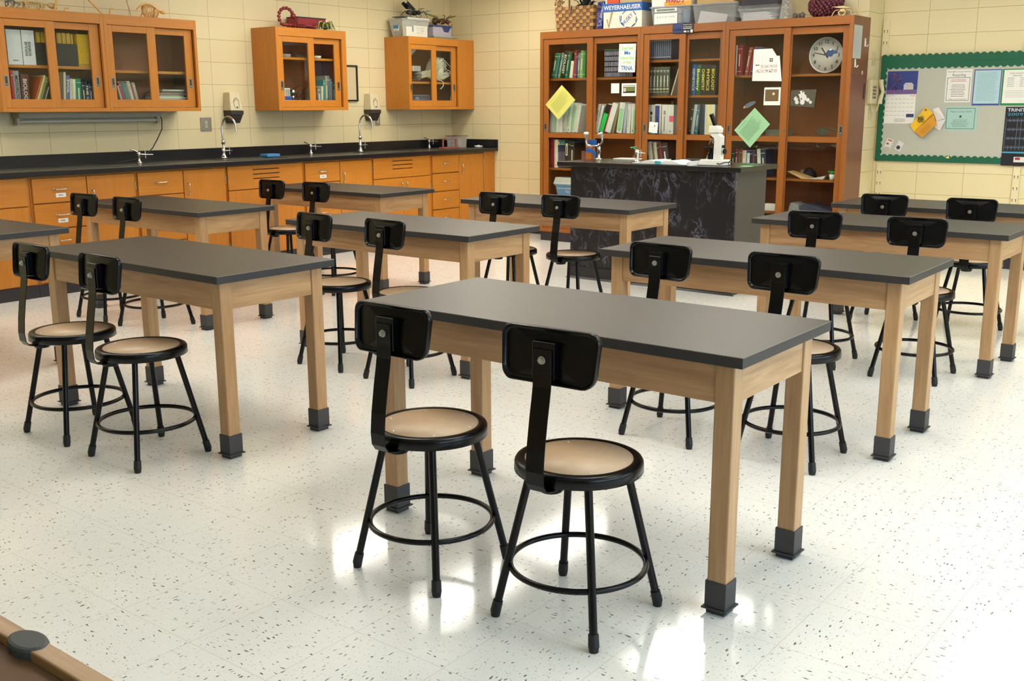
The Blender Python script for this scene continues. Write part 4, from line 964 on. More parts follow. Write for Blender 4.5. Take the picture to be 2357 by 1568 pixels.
def drawer_unit(y0, y1, ym, lab, labels=(), fill=0.0):
    o = base_unit(y0, y1, lab, GD); a = y0+.014; c = y1-.016-fill
    zs = [.892, .70, .505, .312, .105]
    for k in range(4):
        z1, z0 = zs[k]-.004, zs[k+1]+.006; zh = z1-.085
        front(o, 'drawer', a, ym-.004, z0, z1, handle=((a+ym)/2, zh, (0, 1, 0)), label=((a+ym)/2, zh-.045) if k in labels else None, mat=CAB_Y)
    front(o, 'door', ym+.004, c, .105, .888, handle=(ym+.04, .735, (0, 0, 1)), hinge=c+.003)
    if fill: MB().box(XF-.0185, XF-.003, c+.012, y1-.001, .1, .904).build('filler_strip', CAB_Z, o)
sink_unit(3.09, 3.972, 'plain-panelled sink cabinet at the left edge under the counter', False)
drawer_unit(3.974, 4.856, 4.425, 'drawer cabinet with two white labels, left end of the counter', (0, 1))
drawer_unit(4.858, 5.738, 5.298, 'unlabelled drawer cabinet beside the left vented sink cabinet')
sink_unit(5.74, 6.618, 'left sink cabinet with three black vent slots, under the left faucet', True)
drawer_unit(6.62, 7.512, 7.07, 'drawer cabinet with one white label, between the two vented sink cabinets', (0,))
sink_unit(7.514, 8.39, 'right sink cabinet with three black vent slots, under the right faucet', True)
drawer_unit(8.392, 9.466, 8.838, 'last drawer cabinet in the corner with four drawers and a tall door', (), .19)
# ------------------------------------------------------------------ tall bookcase
MID = (1.082, 1.13)
def bookcase(u0, u1, op, GLs, split, g2, shelves, label, locku, pulls, last=False):
    def dd(o):
        sliding_door(FB, o, op[0]+.001, split, .137, 2.072, 0.003, (GLs[0], GLs[1], .205, 2.018), BK_Z, BK_X, pull=(pulls[0], 1.187), lock=(locku, 1.187), mid=MID)
        sliding_door(FB, o, GLs[1]+.02, op[1]-.001, .137, 2.072, 0.026, (g2[0], g2[1], .205, 2.01), BK_Z, BK_X, pull=(pulls[1], 1.187), mid=MID)
    return case_unit('bookcase', label, 'bookcase', FB, u0, u1, .096, 2.148, .40, (op[0], op[1], .136, 2.076), shelves, BK_Z, BK_X, BK_IN, BK_SIDE if last else None, 'tall glass-fronted bookcase sections against the back wall', dd, plinth=BASE)
bookcase(-6.65, -5.451, (-6.612, -5.478), (-6.548, -6.072), -6.004, (-5.978, -5.506), (1.683, 1.133, .766, .45), 'left section of the tall glass-fronted bookcase, yellow sheet taped to it', -6.038, (-6.583, -5.492))
bookcase(-5.449, -4.548, (-5.414, -4.578), (-5.352, -5.028), -4.962, (-4.936, -4.613), (1.834, 1.499, 1.133, .766, .45), 'narrow middle section of the tall glass-fronted bookcase', -4.99, (-5.384, -4.595))
bookcase(-4.546, -3.362, (-4.512, -3.399), (-4.450, -3.985), -3.922, (-3.914, -3.458), (1.674, 1.133, .755, .45), 'right section of the tall bookcase with the wall clock inside', -3.946, (-4.483, -3.428), True)

GB = 'books and binders in the tall bookcase'
D0 = .09
WHT = (225, 224, 216); GRN = (150, 205, 150)
r = Row(FB, -6.515, 1.6835, D0, 'on top shelf behind first bookcase door', GB)
for w_, h_, l_, c_, n_, t_ in ((.044, .255, 12, (20, 110, 70), 'green book', None), (.024, .255, 12, (40, 130, 130), 'teal book', None), (.013, .25, 12, (70, 40, 80), 'purple book', None), (.026, .26, 12, (110, 150, 90), 'pale green book', None), (.05, .27, 11, (28, 34, 44), 'near-black book with white lettering', 'ECOLOGY'), (.028, .26, 10, (30, 120, 60), 'bright green book', None), (.018, .255, 10, (30, 70, 50), 'dark green book', None), (.034, .17, 8, (222, 218, 208), 'short white book', None), (.024, .275, 5, (160, 40, 46), 'red book', None), (.02, .24, 5, (50, 60, 100), 'navy book', None), (.028, .25, 3, (110, 116, 112), 'grey book', None), (.036, .27, 3, (120, 170, 90), 'lime green book', None), (.022, .27, 2, (40, 120, 60), 'green paperback', None)):
    r.add(w_, h_, l_, c_, n_, text=t_)
r = Row(FB, -6.53, 1.1335, D0, 'on middle shelf behind first bookcase door', GB)
for w_, h_, l_, s_ in ((.055, .29, 2, 0), (.055, .29, 2, 1), (.05, .285, 2, 0)): r.add(w_, h_, l_, WHT, 'white binder' + (' with green spine strip' if s_ else ''), 'binder', strip=[(.15, .6, .05, .9, GRN)] if s_ else None)
r.add(.05, .30, 6, (205, 200, 190), 'grey-white binder', 'binder', dots=True); r.add(.05, .30, 7, WHT, 'white binder with green spine strip', 'binder', strip=[(.08, .5, .2, .97, GRN)], dots=True)
r.add(.045, .29, 10, WHT, 'white binder with full green strip', 'binder', strip=[(.1, .7, .05, .95, GRN)]); r.add(.04, .28, 10, WHT, 'white binder', 'binder')
r = Row(FB, -6.52, .7665, D0, 'on shelf below the rail, first bookcase door', GB)
r.add(.052, .30, 0, (150, 40, 44), 'wide red binder', 'binder'); r.add(.045, .29, 0, (228, 222, 200), 'cream white binder', 'binder', dots=True)
for w_, c_, n_, s_ in ((.022, (40, 60, 110), 'blue black book', (220, 190, 60)), (.022, (36, 40, 70), 'navy book', (60, 120, 160)), (.022, (34, 36, 60), 'dark navy book', (60, 150, 120)), (.022, (34, 36, 60), 'near-navy book', (60, 140, 110))): r.add(w_, .28, 0, c_, n_, strip=[(0, 1, .86, .98, s_), (.35, .5, .1, .6, (190, 190, 200))])
r.add(.044, .29, 0, (24, 24, 26), 'black binder with white label', 'binder', strip=[(.2, .8, .45, .88, (226, 220, 200)), (.35, .6, .5, .8, (60, 60, 60))]); r.add(.02, .28, 0, (44, 40, 34), 'dark brown book'); r.add(.05, .27, 0, (40, 40, 30), 'dark olive book')
def f(b): FB.box(b, -6.19, -6.08, .1, .25, .7665, .769); FB.box(b, -6.19, -6.08, .1, .103, .769, .95)
quick('bookend', P((120, 70, 66), .5), 'dull reddish metal bookend on the shelf below the rail of the left bookcase', 'bookend', f)
# small cases in a grid, each an object
base = None
for ro in range(5):
    for co in range(19):
        if base is None:
            b = MB(); u = -5.925; FB.box(b, u, u+.0165, .10, .17, 1.684, 1.735, 0); FB.box(b, u+.003, u+.0135, .0992, .1, 1.69, 1.729, 1)
            base = b.build('slide_case', [P((28, 28, 44), .4), P((140, 144, 165), .5)]); tag(base, 'small dark case with pale spine in the block of cases behind second bookcase door', 'case', 'block of small cases on the second top shelf'); o = base; bl = base.location.copy()
        else: o = base.copy(); COL.objects.link(o)
        o.location = bl+Vector((co*.0178, (random.random()-.5)*.004, ro*.0515))
quick('green_folder', P((40, 90, 60), .5), 'flat green folder lying on top of the block of small cases', 'folder', lambda b: FB.box(b, -5.925, -5.60, .10, .17, 1.9425, 1.956))
r = Row(FB, -5.985, 1.1335, D0, 'on middle shelf behind second bookcase door', GB)
r.add(.03, .29, 12, (200, 196, 184), 'grey white binder', 'binder', strip=[(.3, .6, .4, .8, (70, 70, 70))]); r.add(.03, .28, 14, WHT, 'narrow white binder', 'binder')
r.add(.055, .29, 18, (24, 24, 26), 'black binder with neon green label', 'binder', strip=[(.05, .95, .0, .68, (20, 200, 80))]); r.add(.012, .27, 18, (190, 50, 80), 'thin pink folder', 'folder')
r.add(.062, .30, 18, WHT, 'wide white binder', 'binder'); r.add(.022, .27, 14, (150, 130, 96), 'brown folder', 'folder')
r.add(.062, .30, 8, WHT, 'white binder with wide green label', 'binder', strip=[(.12, .85, .1, .8, GRN)], dots=True); r.add(.03, .29, 5, (170, 180, 190), 'blue-grey binder', 'binder')
r.add(.04, .29, 3, WHT, 'plain white binder', 'binder', strip=[(.3, .5, .2, .8, (170, 168, 160))]); r.add(.042, .29, 1, WHT, 'white binder with green right edge', 'binder', strip=[(.5, 1, .0, .8, GRN)], dots=True)
quick('pamphlet_box', P((160, 120, 84), .6), 'small beige box on the shelf below the rail, second bookcase door', 'box', lambda b: FB.box(b, -5.875, -5.82, .15, .25, .7665, .87))
quick('paper_tray', P((150, 100, 90), .6), 'dull pinkish box at the right end below the rail, second bookcase door', 'box', lambda b: FB.box(b, -5.60, -5.53, .15, .25, .7665, .92))
# bottom shelf, left section
for k in range(5):
    b = MB(); FB.box(b, -6.54+.004*k, -6.15, .09+.003*k, .30, .596+.0145*k, .6095+.0145*k); tag(b.build('magazine', P((222-8*(k % 3), 218, 210), .5)), 'white magazine, %s from bottom of the pile on the blue tub' % ORD[k], 'magazine', 'magazines on the blue tub')
o = tote('blue_tub', -6.52, -6.18, 9.15, 9.36, .4505, .593, 'light blue plastic tub at the bottom of the left bookcase section', .02, P((96, 150, 196), .45), group='blue tubs')
MB().text('microcentrifuge', (-6.50, 9.1595, .545), (1, 0, 0), (0, 0, 1), .022, 0, width=.24, lift=.008).text('Tips', (-6.39, 9.1595, .51), (1, 0, 0), (0, 0, 1), .022, 0, lift=.008).build('lettering', WHITE, o)
MB().box(-6.53, -6.17, 9.145, 9.365, .5935, .5945).build('lid', P((80, 132, 186), .45), o)
# middle section
r = Row(FB, -5.345, 1.8345, D0, 'on top shelf behind third bookcase door', 'blue volumes on the top shelf')
for k in range(11): r.add(.0205, .205+random.uniform(-.003, .003), 0, (52, 62, 92), 'slate blue volume', strip=[(.25, .7, .1, .9, (110, 120, 145))])
r = Row(FB, -5.34, 1.4995, D0, 'on second shelf behind third bookcase door', 'grey-green volumes on the second shelf')
for k in range(6): r.add(.036, .27, 0, (82, 86, 72), 'grey-green volume with cream bands', strip=[(.1, .9, .2, .26, (190, 180, 140)), (.2, .8, .5, .53, (130, 132, 120)), (.2, .8, .8, .88, (130, 132, 120))])
r.gap(.012).add(.014, .27, 17, (214, 202, 176), 'thin leaning cream book')
r = Row(FB, -5.345, 1.1335, D0, 'on third shelf behind third bookcase door', GB)
r.add(.07, .28, 0, WHT, 'white binder with black emblem', 'binder', strip=[(.35, .7, .66, .76, (60, 60, 60)), (.42, .6, .2, .6, (130, 60, 70))]); r.add(.072, .285, 0, WHT, 'white binder with blue spine label', 'binder', strip=[(.12, .78, .0, .95, (60, 70, 130)), (.4, .5, .05, .6, (230, 230, 235))])
r.add(.006, .26, 0, (150, 100, 60), 'thin brown folder', 'folder'); r.add(.064, .28, 0, WHT, 'white binder with small drawing', 'binder', strip=[(.35, .7, .66, .8, (140, 142, 136)), (.45, .58, .1, .6, (90, 90, 90))]); r.add(.066, .28, 0, WHT, 'white binder with pink note', 'binder', strip=[(.3, 1.0, .42, .62, (236, 90, 130))], dots=True)
quick('mailing_tube', P((190, 190, 186), .5), 'pale upright rod behind the white binders, third bookcase door', 'rod', lambda b: b.cyl((-5.262, 9.37, 1.134), (-5.262, 9.37, 1.45), .012, n=12))
r = Row(FB, -5.31, .7665, D0, 'leaning below the rail, third bookcase door', GB)
for w_, h_, c_, n_ in ((.05, .29, (214, 210, 200), 'white binder'), (.018, .27, (120, 100, 76), 'brown book'), (.034, .285, (216, 204, 174), 'cream book'), (.024, .27, (70, 56, 50), 'dark brown book'), (.024, .285, (150, 44, 54), 'red book'), (.07, .28, (58, 52, 58), 'dark grey book')): r.add(w_, h_, -9, c_, n_)
quick('index_card', P((226, 212, 170), .7), 'cream card standing in front of the dark grey book, third bookcase door', 'card', lambda b: b.prism([FB.p(-5.17, .075, .80), FB.p(-5.105, .075, .80), FB.p(-5.12, .075, .90), FB.p(-5.185, .075, .88)], (0, .002, 0)))
r = Row(FB, -4.885, 1.4995, D0, 'on second shelf behind fourth bookcase door', GB)
r.add(.042, .285, 1, (40, 84, 150), 'bright blue book', text='GENETICS', tcol=(210, 220, 235)); r.add(.05, .28, 0, (24, 84, 50), 'dark green book lettered botany', text='Botany', tcol=(225, 225, 110))
r.add(.05, .275, 0, (30, 28, 30), 'black book with gold chemistry', text='CHEMISTRY', tcol=(214, 200, 60)); r.add(.05, .275, 0, (30, 28, 30), 'black book with gold physics', text='PHYSICS', tcol=(214, 200, 60)); r.add(.052, .275, 0, (30, 28, 30), 'black book with gold biology', text='BIOLOGY', tcol=(214, 200, 60))
r = Row(FB, -4.90, 1.1335, D0, 'on third shelf behind fourth bookcase door', GB)
r.add(.022, .27, 7, (44, 38, 40), 'black book with red spots', strip=[(.2, .6, .2, .3, (180, 50, 50)), (.3, .7, .5, .6, (200, 200, 200))]); r.add(.03, .28, 7, (180, 186, 184), 'pale grey binder', 'binder'); r.add(.03, .26, 5, (60, 110, 122), 'teal book'); r.add(.05, .285, 0, (34, 38, 62), 'navy binder', 'binder')
r.add(.022, .28, 0, (205, 208, 212), 'grey white binder', 'binder'); r.add(.04, .28, 0, (232, 216, 150), 'white binder with yellow strip', 'binder'); r.add(.04, .28, 0, WHT, 'plain white binder', 'binder', dots=True)
r = Row(FB, -4.76, .7665, D0, 'below the rail behind fourth bookcase door', GB); r.add(.03, .24, 22, (130, 190, 140), 'mint green book')
# right section
r = Row(FB, -4.44, 1.6745, D0, 'on top shelf behind fifth bookcase door', GB)
r.add(.012, .27, 0, (196, 196, 200), 'thin pale folder', 'folder'); r.add(.05, .27, 1, (150, 30, 44), 'dark red book'); r.gap(.03).add(.03, .245, 9, (170, 78, 66), 'brick coloured book'); r.gap(.01).add(.012, .255, 11, (190, 60, 80), 'thin pink book'); r.add(.03, .245, 11, (44, 60, 100), 'blue book'); r.add(.03, .245, 11, (50, 66, 108), 'second blue book')
r = Row(FB, -4.44, .7555, D0, 'below the rail behind fifth bookcase door', GB)
for w_, h_, l_, c_, n_, s_ in ((.034, .24, 0, (44, 60, 44), 'dark green book', None), (.03, .25, 0, (150, 50, 46), 'red book', None), (.018, .24, 0, (80, 116, 66), 'green book', None), (.022, .25, 0, (160, 60, 56), 'pinkish red book', None), (.04, .24, 0, (214, 204, 178), 'cream spiral-bound book', [(0, .12, k/12, k/12+.04, (90, 80, 70)) for k in range(12)]), (.04, .24, 0, (50, 66, 130), 'blue binder with white label', [(.2, .9, .35, .9, (214, 216, 214))]), (.02, .24, 0, (60, 50, 60), 'dark purple book', None), (.018, .24, 0, (110, 60, 80), 'plum book', None), (.02, .23, 0, (50, 44, 50), 'black book', None), (.034, .255, -5, (216, 212, 196), 'white binder leaning left', None), (.05, .25, -5, (60, 60, 78), 'navy binder', None)):
    r.add(w_, h_, l_, c_, n_, strip=s_)
for k in range(5):
    b = MB(); FB.box(b, -4.16+.004*(k % 2), -3.99, .1, .3, 1.1335+.0105*k, 1.143+.0105*k); tag(b.build('paper_pile', P((150-8*k, 140, 122), .6)), 'pale flat booklet, %s from bottom of the pile behind the green sheet' % ORD[k], 'booklet', 'pile of booklets on the rail shelf')
quick('glass_jar', clear_plastic('jar_glass', (180, 180, 175), .6), 'small clear jar on its shelf at the left edge behind fifth bookcase door', 'jar', lambda b: b.lathe([(0, 0), (.03, 0), (.032, .1), (.02, .12), (.02, .14), (0, .14)], (-4.415, 9.2, 1.134), 14))
# clock
o = thing('wall_clock', 'round white wall clock propped inside the right bookcase section', 'clock', (-3.671, 9.25, 1.675))
cc = Vector((-3.663, 9.245, 1.835)); RC = .155
cf = MB().lathe([(0, -.006), (RC-.012, -.006), (RC-.012, 0.02), (0, .02)], cc, 48, axis='Y')
for k in range(60):
    a = k*PI/30; b_ = .0015 if k % 5 else .003; p0 = cc+Vector((math.sin(a)*(RC-.02), -.0068, math.cos(a)*(RC-.02))); t_ = Vector((math.cos(a), 0, -math.sin(a))); q = Vector((math.sin(a), 0, math.cos(a)))
    cf.quad(p0-t_*b_/2, p0+t_*b_/2, p0+t_*b_/2+q*.005, p0-t_*b_/2+q*.005, 1)
for k in range(1, 13):
    a = k*PI/6; cf.text(str(k), cc+Vector((math.sin(a)*(RC-.04), -.0066, math.cos(a)*(RC-.04)-.0145)), (1, 0, 0), (0, 0, 1), .029, 1, align='CENTER', lift=.0004, bold=.02)
face = cf.build('clock_face', [P((226, 218, 212), .35), INK], o)
MB().lathe([(RC-.012, -.004), (RC-.008, -.016), (RC-.002, -.018), (RC, -.008), (RC-.001, .024), (RC-.012, .024)], cc, 48, axis='Y').build('clock_rim', P((205, 205, 200), .35), o)
def hand(nm, ang, L_, w_, off):
    a = math.radians(ang); q = Vector((math.sin(a), 0, math.cos(a))); t_ = Vector((math.cos(a), 0, -math.sin(a))); p = cc+Vector((0, off, 0)); 
    MB().prism([p-q*.03-t_*w_, p-q*.03+t_*w_, p+q*L_+t_*w_*.6, p+q*L_-t_*w_*.6], (0, .001, 0)).build(nm, INK, o)
hand('hour_hand', 325, .078, .0065, -.009); hand('minute_hand', 282, .112, .0045, -.0115)
MB().cyl(cc+Vector((0, -.014, 0)), cc+Vector((0, -.007, 0)), .006, n=12).build('hub', INK, o)
# things on the shelf behind the last door
def f(b):
    b.tube([(-3.66, 9.2, 1.205), (-3.6, 9.2, 1.20), (-3.52, 9.2, 1.185), (-3.485, 9.2, 1.165), (-3.49, 9.2, 1.1375)], [.003, .006, .008, .014, .008], 7)
    for k in range(7): a = -1.1+k*.36; b.prism([(-3.63, 9.18, 1.137), (-3.63+.07*math.sin(a)-.008, 9.17, 1.14+.055*math.cos(a)), (-3.63+.085*math.sin(a), 9.17, 1.138+.07*math.cos(a)), (-3.63+.07*math.sin(a)+.008, 9.17, 1.14+.055*math.cos(a))], (0, .002, 0), 1)
quick('model_plant', [P((70, 78, 60), .6), P((66, 106, 96), .6)], 'dark green leafy model on the shelf above the rail, sixth bookcase door', 'model', f)
def f(b):
    b.prism([(-3.92, 9.12, .82), (-3.78, 9.12, .757), (-3.70, 9.12, .757), (-3.84, 9.12, .80)], (0, .15, 0), 0); b.prism([(-3.74, 9.13, .757), (-3.58, 9.13, .757), (-3.56, 9.13, .79), (-3.68, 9.13, .765)], (0, .14, 0), 1)
quick('loose_papers', [P((200, 160, 110), .6), P((200, 190, 180), .6)], 'curled tan and grey papers on the lower shelf, sixth bookcase door', 'papers', f)
def f(b): b.lathe([(0, .09), (.02, .085), (.055, .05), (.07, .0), (0, 0)], (-3.80, 9.35, .83), 16); b.ball((-3.86, 9.34, .87), .03, 9, 1, .3)
quick('dark_hat', [P((44, 38, 40), .7), P((130, 110, 84), .7)], 'dark rounded hat with a tan flower behind the curled papers', 'hat', f)
for o_ in [COL.objects[-1]]: o_.location.z = .757
def f(b): b.lathe([(0, 0), (.022, 0), (.03, .05), (.026, .05), (0, .045)], (-3.50, 9.14, .7555), 14)
quick('plant_pot', WHITE, 'small white pot at the right end of the lower shelf, sixth bookcase door', 'pot', f)
quick('green_sponge', P((60, 130, 50), .8, 0, .2, 60), 'bright green tuft in the small white pot', 'plant', lambda b: (b.ball((-3.50, 9.14, .82), .02, 8, 0, .3, (1.6, 1, .7)), b.ball((-3.525, 9.15, .825), .016, 8, 0, .3, (1.5, 1, .7))))
for k, (c_, n_, u0, u1, z0, lean) in enumerate((((60, 62, 80), 'navy binder lying at the bottom of the right bookcase, underneath', -3.78, -3.48, .4505, 0), ((150, 150, 146), 'pale grey binder lying open at the bottom of the right bookcase', -3.9, -3.62, .4505, 1))):
    b = MB()
    if lean: b.prism([(u0, 9.14, .4507), (-3.785, 9.14, .4507), (u0+.1, 9.14, .515), (u0+.02, 9.14, .535)], (0, .22, 0))
    else: b.prism([(u0, 9.12, z0), (u1, 9.12, z0), (u1, 9.12, z0+.03), (u0+.06, 9.12, z0+.085), (u0+.01, 9.12, z0+.07)], (0, .25, 0))
    tag(b.build('binder', P(c_, .4), bevel=.002), n_, 'binder')
quick('mug', WHITE, 'pale box at the bottom shelf just right of the demonstration desk', 'box', lambda b: FB.box(b, -4.15, -4.03, .1, .2, .4505, .51))

# sheets taped on the glass
DG = 9.0525-.0015
def gsheet(name, label, cat, quad, mats, fn=None, dy=0.0, t=.0012, group=None):
    """quad: (u,w) top-left, top-right, bottom-right, bottom-left"""
    y = DG-dy; pts = [Vector((u, y, w)) for u, w in quad]; b = MB(); b.prism([pts[3], pts[2], pts[1], pts[0]], (0, -t, 0))
    if fn:
        U = (pts[2]-pts[3]).normalized(); V = (pts[0]-pts[3]); V = (V-U*V.dot(U)).normalized(); fn(b, pts[3]+Vector((0, -t, 0)), U, V, (pts[2]-pts[3]).length, (pts[0]-pts[3]).length)
    return tag(b.build(name, mats), label, cat, group)
YP = P((208, 204, 104), .8, 0, .03, 30); GP = P((150, 196, 150), .8, 0, .03, 30); FAINT = P((150, 160, 90), .8); FAINTG = P((90, 130, 100), .8)
gsheet('green_sheet', 'green sheet peeking out behind the yellow taped sheet', 'paper', ((-6.369, 1.61), (-6.204, 1.463), (-6.411, 1.262), (-6.575, 1.413)), GP, dy=0)
def f(b, o, U, V, w, h): textlines(b, o, U, V, .03, w-.03, .05, h-.05, 22, 1, .0022, .3); textlines(b, o, U, V, .05, w*.6, h-.035, h-.02, 1, 1, .004)
gsheet('yellow_sheet', 'yellow printed sheet taped diagonally on the left bookcase door', 'paper', ((-6.581, 1.419), (-6.375, 1.616), (-6.21, 1.469), (-6.417, 1.268)), [YP, FAINT], f, dy=.0014)
gsheet('mint_sheet', 'mint green printed sheet taped diagonally on the right bookcase section', 'paper', ((-4.424, 1.181), (-4.229, 1.383), (-4.073, 1.238), (-4.259, 1.025)), [GP, FAINTG], f)
PG, PBL, PBR = P((130, 205, 90), .7), P((40, 120, 180), .7), P((140, 90, 60), .7)
def f(b, o, U, V, w, h):
    c = w/2
    for t_, z, m_, hh, ww in (('Just let', .215, 1, .03, .13), ('Me', .168, 2, .036, .07), ('transcribe', .125, 1, .026, .155), ('of that', .082, 1, .026, .10), ('TRNA', .02, 2, .042, .135)):
        b.text(t_, o+U*c+V*z, U, V, hh, m_, width=ww, align='CENTER', lift=.0006, bold=.03)
    for k in range(26):
        z = .01+k*.0098; x = .014+.008*math.sin(k*1.3); patch(b, o, U, V, x, x+.004, z, z+.008, 3); patch(b, o, U, V, w-x-.004, w-x, z, z+.008, 3)
    for k in range(14): x = random.uniform(.01, w-.02); z = random.choice([.01, .25])+random.uniform(-.006, .006); patch(b, o, U, V, x, x+.006, z, z+.005, 1+k % 3)
gsheet('hand_lettered_poster', 'white poster with green and blue hand lettering on the second bookcase door', 'poster', ((-5.704, 1.998), (-5.512, 1.994), (-5.518, 1.724), (-5.711, 1.73)), [PAPER, PG, PBL, PBR], f, dy=-.022)
def f(b, o, U, V, w, h): patch(b, o, U, V, w*.25, w*.5, h*.12, h*.2, 1)
gsheet('note_card', 'small blank white card left of the landscape photo card', 'card', ((-5.79, 1.622), (-5.695, 1.622), (-5.695, 1.527), (-5.79, 1.527)), [PAPER, P((200, 200, 198), .7)], f, dy=-.022)
def f(b, o, U, V, w, h):
    patch(b, o, U, V, .018, w-.016, .03, h-.018, 1); patch(b, o, U, V, .022, w-.02, .045, h-.036, 2, .0009); patch(b, o, U, V, .022, .05, .042, h-.045, 3, .0012); patch(b, o, U, V, .022, w-.02, h-.034, h-.022, 4, .0009); textlines(b, o, U, V, .03, w-.03, .032, .044, 1, 4, .005)
gsheet('photo_card', 'white card with framed landscape picture on the second bookcase door', 'card', ((-5.667, 1.62), (-5.497, 1.62), (-5.497, 1.498), (-5.667, 1.498)), [PAPER, DARK, P((104, 118, 60), .6), P((190, 180, 170), .6), P((200, 200, 196), .6)], f, dy=-.022)
def f(b, o, U, V, w, h):
    for k in range(16): x, z = random.uniform(.01, w-.02), random.uniform(.015, h-.02); patch(b, o, U, V, x, x+random.uniform(.002, .02), z, z+.002, 1)
    patch(b, o, U, V, w*.55, w*.68, h*.62, h*.72, 2)
gsheet('drawing_card', 'small white card with ink marks on the third bookcase door', 'card', ((-5.328, 1.252), (-5.231, 1.244), (-5.239, 1.142), (-5.335, 1.153)), [PAPER, P((150, 150, 148), .7), INK], f)
def f(b):
    y = DG; q = [(-4.267, 1.62), (-3.984, 1.614), (-4.014, 1.834), (-4.041, 1.834), (-4.087, 1.898), (-4.263, 1.896)]; b.prism([(u, y, w_) for u, w_ in q], (0, -.0012, 0)); o, U, V = Vector((-4.262, y-.0012, 1.62)), Vector((1, 0, 0)), Vector((0, 0, 1))
    patch(b, o, U, V, .0, .235, .158, .159, 1)
    for k in range(4): x = .04+k*.035; textlines(b, o, U, V, x, x+.02, .165, .215, 5, 1, .002)
    patch(b, o, U, V, .155, .185, .165, .195, 2); patch(b, o, U, V, .163, .178, .172, .19, 3, .0009)
    b.text('ZITS', o+U*.022+V*.133, U, V, .011, 2, width=.05, lift=.0006) if False else textlines(b, o, U, V, .022, .07, .13, .145, 1, 2, .009)
    for rw in (.108, .068):
        for k in range(5):
            x = .025+k*.042+(.05 if rw > .1 and k == 0 else 0)
            if rw > .1 and k == 0: continue
            patch(b, o, U, V, x, x+.040, rw, rw+.034, 4)
            for j in range(7): xx, zz = x+random.uniform(.003, .03), rw+random.uniform(.003, .024); patch(b, o, U, V, xx, xx+random.uniform(.003, .009), zz, zz+random.uniform(.003, .009), random.choice([2, 3, 5, 1]), .0009)
quick('comic_sheet', [PAPER, P((170, 170, 168), .7), INK, P((190, 190, 186), .7), P((212, 208, 204), .7), P((160, 140, 150), .7)], 'white sheet with strips of small drawings, torn at its top right corner', 'paper', f)
def f(b, o, U, V, w, h): patch(b, o, U, V, .012, w-.018, .035, h-.018, 1); b.lathe([(0, -.0004), (.022, -.0003)], o+U*(w*.52)+V*(h*.55), 12, 2, 'Y'); b.lathe([(0, -.0008), (.012, -.0007)], o+U*(w*.58)+V*(h*.64), 10, 3, 'Y'); b.lathe([(0, -.0006), (.015, -.0005)], o+U*(w*.3)+V*(h*.58), 10, 4, 'Y')
gsheet('instant_photo', 'instant photo of a dog in a white border', 'photo', ((-4.144, 1.561), (-3.987, 1.561), (-3.987, 1.405), (-4.146, 1.405)), [PAPER, P((104, 84, 48), .5), P((150, 130, 90), .5), P((220, 205, 175), .5), P((50, 42, 36), .5)], f)
def f(b): b.prism([(-4.343, DG, 1.375), (-4.335, DG, 1.402), (-4.30, DG, 1.425), (-4.25, DG, 1.442), (-4.225, DG, 1.44), (-4.222, DG, 1.425), (-4.25, DG, 1.405), (-4.30, DG, 1.38)], (0, -.0015, 0), 0); b.prism([(-4.343, DG-.0016, 1.377), (-4.338, DG-.0016, 1.398), (-4.318, DG-.0016, 1.394), (-4.32, DG-.0016, 1.381)], (0, -.0008, 0), 1)
quick('bird_sticker', [P((86, 96, 104), .5, 0, .2, 60), P((190, 130, 60), .5)], 'grey bird-shaped sticker above the mint green sheet', 'sticker', f)
DG2 = 9.075
def f(b):
    b.prism([(-3.907, DG2, 1.40), (-3.68, DG2, 1.385), (-3.665, DG2, 1.54), (-3.90, DG2, 1.535)], (0, -.001, 0), 0)
    for x, z, r_, m_ in ((-3.80, 1.50, .03, 1), (-3.785, 1.47, .034, 1), (-3.85, 1.46, .02, 1), (-3.84, 1.43, .018, 1), (-3.79, 1.43, .022, 1), (-3.74, 1.45, .017, 1), (-3.715, 1.43, .014, 1), (-3.82, 1.51, .009, 2), (-3.79, 1.52, .007, 2), (-3.77, 1.505, .006, 2), (-3.80, 1.46, .007, 2), (-3.84, 1.47, .006, 2)):
        b.lathe([(0, -.0018-.0004*m_), (r_, -.0016-.0004*m_)], (x, DG2, z), 10, m_, 'Y')
quick('dog_picture', [P((74, 72, 56), .6, 0, .3, 60), P((205, 200, 196), .6), P((50, 46, 44), .6)], 'faded picture of a spotted white dog on the last bookcase door', 'picture', f)
def f(b): b.prism([(-3.607, DG2, 1.835), (-3.585, DG2, 1.868), (-3.55, DG2, 1.878), (-3.53, DG2, 1.862), (-3.508, DG2, 1.868), (-3.498, DG2, 1.855), (-3.503, DG2, 1.838), (-3.53, DG2, 1.835), (-3.55, DG2, 1.812), (-3.585, DG2, 1.815)], (0, -.0015, 0), 0); b.prism([(-3.575, DG2-.0016, 1.87), (-3.555, DG2-.0016, 1.879), (-3.545, DG2-.0016, 1.872), (-3.565, DG2-.0016, 1.864)], (0, -.0008, 0), 1)
quick('fish_sticker', [P((40, 62, 98), .5, 0, .25, 60), P((190, 200, 214), .5)], 'small blue sticker on the glass over the clock face', 'sticker', f)
